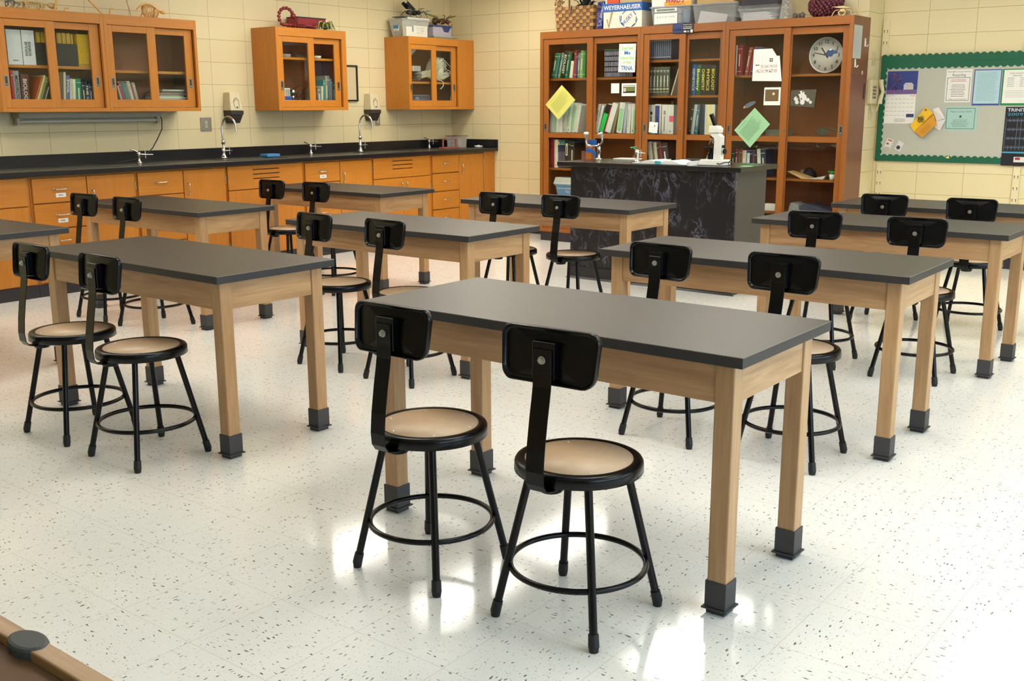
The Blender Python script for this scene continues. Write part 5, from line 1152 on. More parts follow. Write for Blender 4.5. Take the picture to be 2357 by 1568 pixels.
# bumper card on top rail
def f(b, o, U, V):
    patch(b, o, U, V, .006, .105, .008, .088, 1)
    for k, t_ in enumerate(('Proud to be', 'an American', 'Coca-Columbia')[:2]): b.text(t_, o+U*.112+V*(.072-k*.018), U, V, .009, 2, width=.09, lift=.0006, bold=.01)
    textlines(b, o, U, V, .112, .2, .034, .052, 1, 2, .006, 0); textlines(b, o, U, V, .01, .1, .02, .045, 2, 3, .005, 0); patch(b, o, U, V, .12, .145, .008, .022, 2); patch(b, o, U, V, .155, .175, .008, .02, 3); patch(b, o, U, V, .19, .212, .004, .03, 2)
sheet('sign_card', 'small black and navy card taped on the top rail of the bookcase', 'sign', (-5.097, 9.0445, 2.067), (1, 0, 0), (0, 0, 1), .221, .093, [P((26, 24, 30), .4), P((40, 56, 110), .4), P((230, 225, 215), .5), P((150, 160, 190), .5)], f, .0015)
# right side of the bookcase
XS = -3.362+.0006
def f(b, o, U, V):
    for k in range(4): patch(b, o, U, V, .03+.03*k, .034+.03*k, .03, .24, 1)
o = sheet('side_notice', 'grey printed notice taped high on the right side of the bookcase', 'paper', (XS, 9.062, 1.795), (0, 1, 0), (0, 0, 1), .195, .275, [P((186, 186, 180), .8), P((150, 150, 148), .8)], f)
def hook(y, z, lab): quick('hook', P((226, 222, 212), .4), lab, 'hook', lambda b: (b.box(XS, XS+.004, y-.012, y+.012, z-.005, z+.065), b.tube([(XS+.006, y, z+.04), (XS+.008, y, z+.005), (XS+.018, y+.006, z-.006), (XS+.026, y+.01, z+.012)], .004, 8)), 'white stick-on hooks')
hook(9.34, 1.905, 'upper white hook on the right side of the bookcase'); hook(9.13, 1.725, 'lower white hook below the taped notice')
quick('small_label', P((190, 180, 150), .6), 'tiny pale tag on the bookcase side below the hooks', 'label', lambda b: b.box(XS, XS+.002, 9.305, 9.335, 1.665, 1.695))
quick('side_latch', P((90, 76, 60), .5, .5), 'narrow dark metal latch on the rear edge of the bookcase side', 'latch', lambda b: b.box(XS, XS+.008, 9.385, 9.41, 1.455, 1.59), bevel=.002)

# ------------------------------------------------------------------ on top of the bookcase
ZT = 2.1485
def f(b):
    x0, x1, y0, y1, h = -6.475, -6.03, 9.10, 9.36, .235; fl = .016; rows, cn, cs = 7, 11, 6
    b.box(x0+.006, x1-.006, y0+.006, y1-.006, ZT+.0005, ZT+.012, 0)
    for r_ in range(rows):
        z0, z1 = ZT+.002+h*r_/rows, ZT+.002+h*(r_+1)/rows-.001; e = fl*(r_+.5)/rows
        for c_ in range(cn):
            a, q = x0-e+(x1-x0+2*e)*c_/cn, x0-e+(x1-x0+2*e)*(c_+1)/cn; o_ = .008 if (r_+c_) % 2 else 0.0; m_ = 1 if (r_+c_) % 2 == 0 else (0, 2)[(r_*5+c_*3) % 4 // 2]  # sunken strands take the darker brown, weave shading put into the colour
            b.box(a, q, y0-e-o_, y0-e+.006, z0, z1, m_); b.box(a, q, y1+e-.006, y1+e+o_, z0, z1, m_)
        for c_ in range(cs):
            a, q = y0-e+(y1-y0+2*e)*c_/cs, y0-e+(y1-y0+2*e)*(c_+1)/cs; o_ = .008 if (r_+c_) % 2 else 0.0; m_ = 1 if (r_+c_) % 2 == 0 else (0, 2)[(r_*5+c_*3) % 4 // 2]
            b.box(x0-e-o_, x0-e+.006, a, q, z0, z1, m_); b.box(x1+e-.006, x1+e+o_, a, q, z0, z1, m_)
quick('woven_basket', [P((158, 116, 62), .6), P((122, 84, 44), .6), P((176, 132, 76), .6)], 'brown woven splint basket at the left end of the bookcase top', 'basket', f, bevel=.0015)
def f(b):
    for k in range(46):
        a = random.uniform(0, 2*PI); l = random.uniform(.05, .14); s_ = Vector((-6.20+random.uniform(-.06, .06), 9.22, ZT+.225)); e = s_+Vector((l*math.cos(a), l*.55*math.sin(a), random.uniform(-.02, .14)))
        t_ = Vector((-math.sin(a), math.cos(a), .3))*.013; m = (s_+e)/2+Vector((0, 0, .03)); b.prism([s_, m+t_, e, m-t_], (0, 0, .0015), 0)
    b.prism([(-6.30, 9.10, ZT+.25), (-6.285, 9.085, ZT+.25), (-6.29, 9.075, ZT+.16), (-6.295, 9.075, ZT+.18)], (.004, 0, 0), 0)
    b.cyl((-6.18, 9.23, ZT+.02), (-6.18, 9.22, ZT+.24), .008, n=8, mi=0)
quick('artificial_plant', P((26, 38, 34), .6, 0, .2, 60), 'dark leafy artificial plant in the woven basket', 'plant', f)
def f(b):
    c = Vector((-6.475, 9.14, ZT+.285))
    for k in range(26): a, t_ = k*2.4, .01+k*.0018; b.ball(c+Vector((t_*math.cos(a), .01*math.sin(k), t_*math.sin(a))), .011, 6, k % 2, .2)
    b.tube([c+Vector((0, 0, -.01)), c+Vector((.05, .06, -.08)), c+Vector((.07, .08, -.24))], .004, 6, 1)
    b.tube([(-6.39, 9.2, ZT+.03), (-6.395, 9.2, ZT+.35)], .009, 6, 1)
quick('dried_flower', [P((176, 140, 92), .8), P((140, 104, 64), .8)], 'knobbly tan dried flower hanging over the left rim of the basket', 'dried flower', f)
quick('blue_bag', P((28, 36, 110), .15, 0, .3, 25, .4), 'upright shiny dark blue bag between the basket and the paper box', 'bag', lambda b: b.hexa([(-6.0, 9.10, ZT+.0005), (-5.926, 9.09, ZT+.0005), (-5.926, 9.34, ZT+.0005), (-6.0, 9.33, ZT+.0005)], [(-5.995, 9.12, ZT+.262), (-5.925, 9.13, ZT+.27), (-5.925, 9.3, ZT+.268), (-5.995, 9.3, ZT+.26)]), bevel=.006)
o = thing('paper_box', 'white and blue copier paper box lettered WEYERHAEUSER on the bookcase', 'box', (-5.69, 9.25, ZT), 'cardboard boxes on the bookcase')
PBX, NB, GOLD = P((222, 216, 200), .6), P((34, 96, 170), .5), P((160, 142, 92), .6)
MB().box(-5.912, -5.47, 9.10, 9.38, ZT+.0005, ZT+.165).build('box_body', PBX, o, .001)
b = MB(); y = 9.0994; b.prism([(-5.85, y, ZT+.015), (-5.84, y, ZT+.015), (-5.80, y, ZT+.155), (-5.825, y, ZT+.155)], (0, -.0006, 0), 0); b.prism([(-5.85, y, ZT+.01), (-5.842, y, ZT+.01), (-5.862, y, ZT+.09), (-5.876, y, ZT+.09)], (0, -.0006, 0), 0)
c_ = Vector((-5.62, y-.0004, ZT+.085))
for k in range(8):
    a = PI/8+k*PI/4; a2 = a+PI/4*.75; p0, p1 = c_+Vector((.094*math.cos(a), 0, .088*math.sin(a))), c_+Vector((.094*math.cos(a2), 0, .088*math.sin(a2))); q0, q1 = c_+(p0-c_)*.9, c_+(p1-c_)*.9; b.prism([q0, p0, p1, q1], (0, -.0004, 0), 1)
for k in range(10):
    for s_ in (-1, 1):
        a = (-.2+s_*(.6+k*.11)); p = c_+Vector((.09*math.sin(a)*1.02, 0, -.09*math.cos(a)+.004)); b.prism([p, p+Vector((s_*.014, 0, .004)), p+Vector((s_*.01, 0, .014))], (0, -.0004, 0), 1)
b.text('HUSKY', c_+Vector((-.052, 0, -.062)), (.72, 0, .62), (-.62, 0, .72), .04, 1, width=.135, lift=.001, bold=.015); b.build('printed_emblem', [GOLD, NB], o)
b = MB(); b.box(-5.917, -5.466, 9.095, 9.385, ZT+.160, ZT+.236, 0); b.text('WEYERHAEUSER', (-5.905, 9.0945, ZT+.178), (1, 0, 0), (0, 0, 1), .04, 1, width=.425, lift=.0008, bold=.02); b.text('HUSKY', (-5.4655, 9.12, ZT+.185), (0, 1, 0), (0, 0, 1), .03, 2, width=.17, lift=.0008, bold=.02)
b.build('lid', [NB, WHITE, P((60, 110, 170), .5)], o)
quick('small_box', [P((222, 84, 40), .5), WHITE], 'small orange box on top of the WEYERHAEUSER box', 'box', lambda b: (b.box(-5.885, -5.745, 9.12, 9.22, ZT+.2368, ZT+.33, 0), b.box(-5.905, -5.886, 9.12, 9.22, ZT+.2368, ZT+.33, 1)))
quick('small_box', P((196, 172, 124), .7), 'long tan box on top of the WEYERHAEUSER box', 'box', lambda b: b.box(-5.735, -5.49, 9.12, 9.30, ZT+.2368, ZT+.31))
PL2 = clear_plastic('milky_plastic', (200, 206, 210), .2)
def tubset(x0, x1, y0, y1, h, lab): return tote('storage_tub', x0, x1, y0, y1, ZT+.0005, ZT+h, lab, .022, PL2)
o = tubset(-5.375, -4.945, 9.10, 9.36, .178, 'clear tub with an EDVOTEK label, on the bookcase')
def f(b): b.box(-5.345, -5.09, 9.128, 9.33, ZT+.012, ZT+.105, 0); b.box(-5.345, -5.08, 9.13, 9.33, ZT+.11, ZT+.155, 1)
quick('kit_boxes', [P((226, 224, 220), .6), P((205, 204, 196), .6)], 'white kit box inside the EDVOTEK tub', 'box', f)
sheet('edvotek_label', 'white EDVOTEK label on the front of the clear tub', 'label', (-5.338, 9.1085, ZT+.018), (1, 0, 0), (0, 0, 1), .25, .095, [WHITE, P((110, 116, 124), .6)], lambda b, o, U, V: b.text('E D V O T E K', o+U*.03+V*.055, U, V, .016, 1, width=.19, lift=.0006))
sheet('case_strip', 'narrow greenish strip label above the EDVOTEK label', 'label', (-5.33, 9.1005, ZT+.128), (1, 0, 0), (0, 0, 1), .24, .032, [WHITE, P((130, 145, 130), .6), INK], lambda b, o, U, V: (patch(b, o, U, V, .02, .22, .006, .026, 1), b.text('THE STUFF OF LIFE', o+U*.03+V*.010, U, V, .011, 2, width=.17, lift=.0009)), .001)
quick('blue_container', P((60, 110, 150), .3), 'blue cylindrical container inside the EDVOTEK tub', 'container', lambda b: b.lathe([(0, 0), (.042, 0), (.042, .13), (0, .14)], (-5.03, 9.19, ZT+.0065), 18))
o = thing('kit_box', 'white box with WARDS Natural Science lettering above the EDVOTEK tub', 'box', (-5.16, 9.24, ZT+.179), 'cardboard boxes on the bookcase')
MB().box(-5.375, -4.955, 9.12, 9.34, ZT+.179, ZT+.30).build('box_body', P((230, 228, 222), .6), o, .001)
b = MB(); b.box(-5.237, -4.95, 9.1185, 9.1198, ZT+.179, ZT+.22, 0); b.text("WARD'S", (-5.225, 9.118, ZT+.206), (1, 0, 0), (0, 0, 1), .05, 1, width=.2, lift=.001, bold=.03); b.text('Natural Science', (-5.19, 9.118, ZT+.188), (1, 0, 0), (0, 0, 1), .011, 1, width=.17, lift=.001, bold=.015)
b.build('printed_band', [P((240, 170, 40), .5), P((180, 30, 40), .5)], o)
tubset(-4.925, -4.478, 9.10, 9.36, .178, 'clear tub holding loose papers, middle of the three on the bookcase')
def f(b):
    b.prism([(-4.89, 9.14, ZT+.008), (-4.60, 9.14, ZT+.012), (-4.58, 9.14, ZT+.075), (-4.86, 9.14, ZT+.12)], (0, .01, 0), 0); b.box(-4.75, -4.60, 9.16, 9.3, ZT+.055, ZT+.075, 0)
    b.box(-4.86, -4.53, 9.17, 9.31, ZT+.006, ZT+.05, 1)
quick('loose_papers', [P((216, 210, 206), .6), P((70, 72, 78), .5)], 'white papers and a dark folder inside the middle clear tub', 'papers', f)
quick('small_box', P((196, 164, 108), .7), 'tan cardboard box resting on the middle clear tub', 'box', lambda b: b.box(-4.89, -4.52, 9.12, 9.34, ZT+.179, ZT+.28))
ltub = tubset(-4.455, -4.075, 9.10, 9.36, .105, 'low clear tub of papers below the stacked dark books')
for k in range(7):
    b = MB(); b.box(-4.43+.004*(k % 3), -4.14+.02*(k % 2)-.008*k, 9.13, 9.33, ZT+.005+.0105*k, ZT+.0145+.0105*k); tag(b.build('paper_pile', P((226-10*(k % 3), 222-14*(k % 2), 214), .6)), 'pale booklet, %s from the bottom inside the low clear tub' % ORD[k], 'booklet', 'booklets inside the low clear tub')
MB().hexa([(-4.462, 9.092, ZT+.1055), (-4.068, 9.092, ZT+.1055), (-4.068, 9.368, ZT+.1055), (-4.462, 9.368, ZT+.1055)], [(-4.45, 9.104, ZT+.135), (-4.08, 9.104, ZT+.135), (-4.08, 9.356, ZT+.135), (-4.45, 9.356, ZT+.135)]).build('lid', PL2, ltub)
quick('dark_book', P((44, 40, 52), .5), 'thick near-black book on the lid of the low clear tub', 'book', lambda b: b.box(-4.44, -4.09, 9.12, 9.34, ZT+.136, ZT+.185))
quick('dark_book', P((96, 40, 44), .5), 'maroon book lying on the near-black book', 'book', lambda b: b.box(-4.46, -4.08, 9.12, 9.34, ZT+.186, ZT+.225))
o = quick('shell_bag', clear_plastic('bag_plastic', (205, 205, 200), .3), 'clear plastic bag of shells right of the low clear tub', 'bag', lambda b: b.hexa([(-4.062, 9.11, ZT+.0005), (-3.985, 9.11, ZT+.0005), (-3.985, 9.25, ZT+.0005), (-4.062, 9.25, ZT+.0005)], [(-4.05, 9.14, ZT+.22), (-4.01, 9.14, ZT+.21), (-4.01, 9.2, ZT+.21), (-4.05, 9.2, ZT+.22)]))
for k in range(7): quick('shell', P(random.choice([(206, 160, 110), (200, 180, 150), (150, 110, 80)]), .5), 'tan shell, %s upward inside the clear plastic bag' % ORD[k], 'shell', lambda b: b.ball((-4.035+.022*(k % 2), 9.17, ZT+.018+.026*k), .0125, 8, 0, .35, (1, 1, .8)), 'shells in the plastic bag')
for k, (x, z, r_) in enumerate(((-3.955, .03, .028), (-3.915, .026, .026), (-3.88, .032, .03))):
    quick('rock', P((104, 92, 82), .8, 0, .3, 60), 'rough grey rock, %s from left between the shell bag and maroon coral' % ORD[k], 'rock', lambda b: b.ball((x-.003*k, 9.2, ZT+z), r_*.8, 12, 0, .5, (.8, 1, 1.1)), 'grey rocks on the bookcase')
def f(b):
    c = Vector((-3.69, 9.24, ZT+.125))
    for k in range(260):
        th = math.acos(1-1.85*(k+.5)/260); ph = k*2.39996; p = Vector((.145*math.sin(th)*math.cos(ph), .10*math.sin(th)*math.sin(ph), .12*math.cos(th))); p.x *= 1.0 if p.z < 0 else 1-.35*p.z/.12
        b.ball(c+p+Vector((.02*(p.z/.12), 0, 0)), .0165+random.uniform(-.003, .003), 6, k % 2, .25)
    b.ball(c, .1, 14, 0, 0, (1.3, .9, 1.1))
quick('brain_coral', [P((104, 44, 56), .7, 0, .15, 60), P((82, 32, 44), .7, 0, .15, 60)], 'large knobbly maroon mass on the right end of the bookcase top', 'coral', f)
def f(b):
    c = Vector((-3.50, 9.13, ZT+.045)); b.ball(c, .022, 9, 0, .2, (1.2, 1, .8)); b.prism([c+Vector((-.09, -.01, .035)), c+Vector((-.02, -.02, .02)), c+Vector((.07, -.01, .02)), c+Vector((.0, 0, .04))], (0, .03, .004), 0)
    for s_ in (-1, 1):
        b.tube([c+Vector((s_*.01, 0, 0)), c+Vector((s_*.03, -.01, -.01)), c+Vector((s_*.022, -.01, -.035)), c+Vector((s_*.004, -.012, -.038))], .006, 6); b.tube([c+Vector((s_*.03, 0, .01)), c+Vector((s_*.07, 0, .0)), c+Vector((s_*.085, -.01, -.035)), c+Vector((s_*.09, -.012, -.043))], .004, 6)
quick('bone_specimen', P((206, 178, 128), .6, 0, .15, 60), 'tan winged bone right of the maroon mass on the bookcase', 'bone', f)
def f(b): b.tube([(-3.375, 9.22, ZT+.004), (-3.385, 9.22, ZT+.04), (-3.41, 9.22, ZT+.065), (-3.43, 9.22, ZT+.055)], [.004, .005, .006, .003], 6); b.tube([(-3.40, 9.25, ZT+.004), (-3.41, 9.25, ZT+.05), (-3.43, 9.25, ZT+.075)], [.004, .005, .003], 6)
quick('curved_bone', P((216, 186, 132), .6, 0, .1, 60), 'thin curved bones at the rightmost end of the bookcase top', 'bone', f)

# ------------------------------------------------------------------ telephone on the short wall
XP = XJ+.0005
o = thing('wall_telephone', 'beige wall telephone beside the bulletin board', 'telephone', (XP, 9.62, 1.41))
PH = P((206, 192, 152), .4)
MB().box(XP, XP+.045, 9.54, 9.73, 1.415, 1.63).build('phone_base', PH, o, .01)
b = MB(); b.tube([(XP+.065, 9.705, 1.415), (XP+.07, 9.705, 1.45), (XP+.09, 9.705, 1.52), (XP+.07, 9.705, 1.59), (XP+.065, 9.705, 1.625)], [.024, .020, .015, .020, .024], 10); b.build('handset', PH, o)
b = MB(); [b.box(XP+.045, XP+.049, 9.575+.03*i, 9.595+.03*i, 1.46+.03*j, 1.48+.03*j) for i in range(3) for j in range(4)]; b.build('keypad', P((120, 110, 90), .5), o)
MB().tube([(XP+.06, 9.705, 1.415), (XP+.05, 9.70, 1.36), (XP+.03, 9.67, 1.33), (XP+.02, 9.64, 1.36), (XP+.02, 9.63, 1.415)], .006, 8).build('cord', PH, o)
quick('switch_plate', P((205, 192, 156), .5), 'beige plate on the short wall above the telephone', 'switch', lambda b: (b.box(XP, XP+.006, 9.62, 9.70, 1.75, 1.87), b.box(XP+.006, XP+.012, 9.655, 9.665, 1.80, 1.82)), bevel=.001)
quick('jack_plate', P((205, 192, 156), .5), 'beige plate on the short wall below the telephone', 'plate', lambda b: b.box(XP, XP+.006, 9.62, 9.70, 1.27, 1.38), bevel=.001)

# ------------------------------------------------------------------ bulletin board wall
BW = YR-.0005
o = thing('bulletin_board', 'grey paper bulletin board with scalloped green border', 'bulletin board', (-1.6, BW, .9))
bx0, bx1, bz0, bz1 = -3.355, 1.2, .915, 1.80
MB().box(bx0, bx1, BW-.018, BW, bz0, bz1).build('board', P((178, 178, 164), .8, 0, .03, 25), o)
GRB = P((3, 88, 60), .6, 0, .08, 40)
def strip(x0, x1, zc, hh, top=True, bot=True, d=.0):
    b = MB(); n = max(2, round((x1-x0)/.0565)); k2 = 6; up_ = []; dn = []
    for i in range(n*k2+1):
        x = x0+(x1-x0)*i/(n*k2); a = abs(math.sin(PI*i/k2))*.016
        up_.append((x, BW-.019-d, zc+hh+(a if top else 0))); dn.append((x, BW-.019-d, zc-hh-(a if bot else 0)))
    vs = up_+dn; m = len(up_); fs = [(i, m+i, m+i+1, i+1) for i in range(m-1)]
    vs += [(v[0], v[1]+.0018, v[2]) for v in vs]; t2 = 2*m
    fs += [(t2+i+1, t2+m+i+1, t2+m+i, t2+i) for i in range(m-1)]+[(i, i+1, t2+i+1, t2+i) for i in range(m-1)]+[(m+i+1, m+i, t2+m+i, t2+m+i+1) for i in range(m-1)]
    return b.add(vs, fs)
strip(bx0-.008, bx1, 1.806, .026, True, False, .004).build('border_strip', GRB, o); strip(bx0-.008, bx1, 1.756, .024, False, True, .001).build('border_strip', GRB, o)
strip(bx0-.008, bx1, .926, .024, True, False, .001).build('border_strip', GRB, o)
b = strip(.9, 1.74, 0, .022, False, True)
b.v = [(bx0-.008+.022-(z), y, x) for x, y, z in b.v]; b.f = [f_[::-1] for f_ in b.f]; b.build('border_strip', GRB, o)
BF = BW-.0185
def pin(name, lab, cat, x0, z0, w, h, mats, fn=None, d=.0, group=None, U=(1, 0, 0), V=(0, 0, 1)): return sheet(name, lab, cat, (x0, BF-d, z0), U, V, w, h, mats, fn, .0015, group)
o = pin('wall_calendar', 'calendar with a night photo of a lit tree and white house', 'calendar', -3.302, 1.24, .268, .258, [P((226, 222, 214), .7), P((150, 150, 160), .7), P((190, 40, 50), .7), P((50, 60, 110), .7), INK], lambda b, o, U, V: (b.text('DECEMBER', o+U*.008+V*.24, U, V, .008, 1, width=.07, lift=.0006), b.text('2008', o+U*.215+V*.238, U, V, .011, 2, width=.045, lift=.0006), [patch(b, o, U, V, .01+.036*k, .034+.036*k, .05+.036*j+.02, .053+.036*j+.02, 1) for k in range(7) for j in range(5)], patch(b, o, U, V, .195, .262, .055, .085, 3), textlines(b, o, U, V, .08, .2, .012, .045, 3, 4, .003, .3, True)))
def f(b, o, U, V):
    for k in range(90):
        z = random.random(); x = .02+.12*random.random()*(1-z*.3); patch(b, o, U, V, x, x+.008, z*.17+.012, z*.17+.02, random.choice([1, 1, 1, 2]), .0008)
    patch(b, o, U, V, .0, .268, 0, .04, 3, .0007); patch(b, o, U, V, .15, .235, .04, .075, 4, .0009); b.prism([o+U*.145+V*.075-Vector((0, .001, 0)), o+U*.24+V*.075-Vector((0, .001, 0)), o+U*.22+V*.10-Vector((0, .001, 0)), o+U*.165+V*.10-Vector((0, .001, 0))], (0, -.0004, 0), 4); patch(b, o, U, V, .195, .21, .045, .06, 5, .0013)
OFF[o.name] = o.location.copy(); b = MB(); q = Vector((-3.297, BF-.0018, 1.498)); b.prism([q, q+Vector((.268, 0, 0)), q+Vector((.268, 0, .202)), q+Vector((0, 0, .202))], (0, -.001, 0), 0); f(b, q+Vector((0, -.001, 0)), Vector((1, 0, 0)), Vector((0, 0, 1))); b.build('calendar_photo', [P((40, 58, 124), .5), P((70, 36, 56), .5), P((190, 60, 70), .5), P((104, 84, 140), .5), P((186, 180, 190), .5), P((236, 180, 80), .5)], o)
def f(b, o, U, V):
    b.text('Randolph County Schools', o+U*.107+V*.255, U, V, .012, 1, width=.19, align='CENTER', lift=.0006); b.text('Recycling', o+U*.107+V*.222, U, V, .022, 1, width=.11, align='CENTER', lift=.0006)
    for a in ((.012, .202, .207, .211), (.012, .202, .012, .016), (.012, .016, .016, .207), (.198, .202, .016, .207)): patch(b, o, U, V, *a, 3)
    textlines(b, o, U, V, .04, .175, .172, .198, 2, 2, .004, .3, True); textlines(b, o, U, V, .035, .18, .045, .155, 8, 1, .0035, .3, True); b.text('Thank You for Recycling', o+U*.107+V*.022, U, V, .01, 1, width=.15, align='CENTER', lift=.0006)
pin('recycling_notice', 'white laminated Recycling notice with green rule', 'notice', -2.786, 1.425, .214, .28, [P((226, 222, 216), .3), INK, P((170, 60, 70), .6), P((60, 90, 70), .6)], f)
BLN = P((170, 200, 206), .6)
o = pin('blue_notice', 'pale blue typed sheet mounted on purple-blue paper', 'notice', -2.554, 1.397, .223, .302, [P((70, 78, 150), .6)])
OFF[o.name] = o.location.copy(); b = MB(); q = Vector((-2.546, BF-.0018, 1.413)); b.prism([q, q+Vector((.208, 0, 0)), q+Vector((.208, 0, .278)), q+Vector((0, 0, .278))], (0, -.001, 0), 0); textlines(b, q+Vector((0, -.001, 0)), (1, 0, 0), (0, 0, 1), .02, .19, .02, .265, 22, 1, .003, .15); b.build('typed_sheet', [BLN, P((130, 160, 170), .6)], o)
o = pin('schedule_notice', 'white Daily Schedule sheet mounted on green paper', 'notice', -2.325, 1.397, .225, .302, [P((40, 130, 70), .6)])
def f(b, o, U, V):
    b.text('Daily Schedule', o+U*.105+V*.242, U, V, .014, 1, width=.12, align='CENTER', lift=.0006); b.text('2008-2009', o+U*.105+V*.222, U, V, .012, 1, width=.075, align='CENTER', lift=.0006)
    for k in range(5): textlines(b, o, U, V, .03, .09, .135+.017*k, .145+.017*k, 1, 1, .004, .2); textlines(b, o, U, V, .13, .18, .135+.017*k, .145+.017*k, 1, 1, .004, .4)
    for k in range(5): patch(b, o, U, V, .02, .19, .05+.013*k, .0515+.013*k, 1)
OFF[o.name] = o.location.copy(); b = MB(); q = Vector((-2.312, BF-.0018, 1.415)); b.prism([q, q+Vector((.205, 0, 0)), q+Vector((.205, 0, .275)), q+Vector((0, 0, .275))], (0, -.001, 0), 0); f(b, q+Vector((0, -.001, 0)), Vector((1, 0, 0)), Vector((0, 0, 1))); b.build('printed_sheet', [P((226, 224, 216), .6), P((110, 110, 104), .6)], o)
def f(b, o, U, V):
    for a in ((.012, .25, .188, .192), (.012, .25, .014, .018), (.012, .016, .018, .188), (.246, .25, .018, .188)): patch(b, o, U, V, *a, 1)
    b.text('Thank You from TKPN', o+U*.13+V*.155, U, V, .014, 1, width=.18, align='CENTER', lift=.0006); b.add([o+U*(.13+.012*math.cos(k*PI/2))+V*(.12+.014*math.sin(k*PI/2))+Vector((0, -.0008, 0)) for k in range(4)], [(0, 1, 2, 3)], 1); textlines(b, o, U, V, .04, .22, .03, .095, 5, 1, .003, .35, True)
pin('teal_certificate', 'pale teal certificate with dark border in a clear sleeve', 'certificate', -2.768, 1.183, .268, .207, [P((164, 196, 186), .25), P((50, 84, 80), .5)], f)
def f(b):
    y = BF; q = [(-3.061, 1.223), (-3.02, 1.168), (-2.865, 1.33), (-2.929, 1.389)]; b.prism([(x, y-.03 if i in (2, 3) else y-.012, z) for i, (x, z) in enumerate(q)], (0, -.0015, 0), 0)
    q2 = [(-3.02, 1.168), (-2.937, 1.119), (-2.826, 1.235), (-2.865, 1.33)]; b.prism([(x, y-.012 if i in (0, 3) else y-.04, z) for i, (x, z) in enumerate(q2)], (0, -.0015, 0), 1)
    for x, z, r_ in ((-2.975, 1.268, .017), (-2.955, 1.292, .016), (-2.98, 1.29, .014), (-2.95, 1.27, .014), (-2.928, 1.36, .009)): b.lathe([(0, -.034), (r_, -.034), (r_, -.033)], (x, y, z), 10, 2, 'Y')
    o = Vector((-2.93, y-.045, 1.14)); textlines(b, o, (.7, 0, .72), (-.72, 0, .7), .0, .11, .0, .05, 6, 2, .002, .2)
quick('yellow_brochure', [P((236, 184, 40), .6), P((214, 150, 40), .6), P((130, 110, 40), .6)], 'folded yellow-orange brochure pinned slanting on the bulletin board', 'brochure', f)
def f(b): y = BF; b.prism([(-2.876, y-.004, 1.366), (-2.84, y-.006, 1.262), (-2.755, y-.03, 1.286), (-2.828, y-.004, 1.384)], (0, -.0012, 0), 0); b.prism([(-2.84, y-.008, 1.262), (-2.848, y-.004, 1.205), (-2.80, y-.004, 1.18), (-2.752, y-.028, 1.28)], (0, -.0012, 0), 0)
quick('curled_paper', P((222, 214, 210), .6), 'curled white slip pinned right of the yellow brochure', 'paper', f)
sheet('small_packet', 'left one of two tiny packets low on the bulletin board', 'packet', (-3.285, BF-.0005, 1.025), (.93, 0, -.3), (.3, 0, .93), .06, .09, [P((216, 206, 204), .5), P((170, 90, 96), .5), P((90, 80, 70), .5)], lambda b, o, U, V: (patch(b, o, U, V, .01, .05, .07, .082, 1), patch(b, o, U, V, .01, .03, .035, .05, 2), patch(b, o, U, V, .01, .05, .006, .01, 2)), .003)
sheet('small_packet', 'right one of two tiny packets, holding a dark disc', 'packet', (-3.19, BF-.0005, 1.012), (.88, 0, -.42), (.42, 0, .88), .056, .085, [P((206, 206, 204), .3), P((54, 48, 50), .5)], lambda b, o, U, V: b.add([o+U*(.026+.018*math.cos(k*PI/6))+V*(.028+.018*math.sin(k*PI/6))+Vector((0, -.0008, 0)) for k in range(12)], [tuple(range(12))], 1), .003)
quick('push_note', P((226, 214, 110), .6), 'tiny yellow scrap on the lower green border', 'scrap', lambda b: b.prism([(-2.735, BF-.005, .942), (-2.70, BF-.005, .94), (-2.71, BF-.005, .965)], (0, -.001, 0)))
def f(b, o, U, V):
    for k in range(12): patch(b, o, U, V, .01+.03*k, .013+.03*k, .13, .40, 1)
    for k in range(4):
        z = .15+.075*k; patch(b, o, U, V, .02, .34, z, z+.005, 1); patch(b, o, U, V, .02, .34, z+.012, z+.014, 1)
        for j in range(3): patch(b, o, U, V, .035+.115*j, .10+.115*j, z+.018, z+.066, 0, .0009)
    patch(b, o, U, V, 0, .36, .105, .118, 2); patch(b, o, U, V, .10, .30, .03, .075, 3); patch(b, o, U, V, .11, .15, .05, .07, 5, .0009); patch(b, o, U, V, .245, .3, .03, .075, 6, .0009)
    b.text('TRINITY', o+U*.015+V*.455, U, V, .026, 4, width=.17, lift=.001, bold=.02); b.text('2009 Spring', o+U*.015+V*.42, U, V, .024, 2, width=.30, lift=.001)
    patch(b, o, U, V, .19, .33, .2, .35, 3, .0012)
pin('trinity_poster', 'tall dark poster lettered TRINITY at the right edge of the picture', 'poster', -2.272, .892, .36, .492, [P((26, 26, 34), .4), P((110, 120, 140), .4), P((70, 150, 180), .4), P((214, 212, 206), .5), P((200, 205, 215), .4), P((150, 40, 50), .5), P((210, 210, 80), .5)], f, d=.003)
# slotted shelf standards
def standard(x, z0, z1, lab):
    o = thing('shelf_standard', lab, 'shelf standard', (x, BW, z0), 'slotted wall standards')
    MB().box(x-.028, x+.028, BW-.012, BW, z0, z1).build('channel', P((222, 208, 168), .45), o, .001)
    b = MB(); z = z1-.085; n = 0
    while z > z0+.02:
        if not (.9 < z < 1.84):
            for s_ in (-.014, .014): b.box(x+s_-.004, x+s_+.004, BW-.0127, BW-.0122, z, z+.008); b.box(x+s_-.002, x+s_+.002, BW-.0127, BW-.0122, z-.018, z)
        z -= .1
    b.build('slots', DARK, o)
standard(-3.345, 1.835, 2.138, 'slotted standard above the left end of the bulletin board'); standard(-3.315, .10, .885, 'slotted standard below the left end of the bulletin board')
standard(-2.14, .10, .885, 'slotted standard below the dark TRINITY poster'); standard(-2.15, 1.835, 2.3, 'slotted standard above the board at the right edge of the picture')

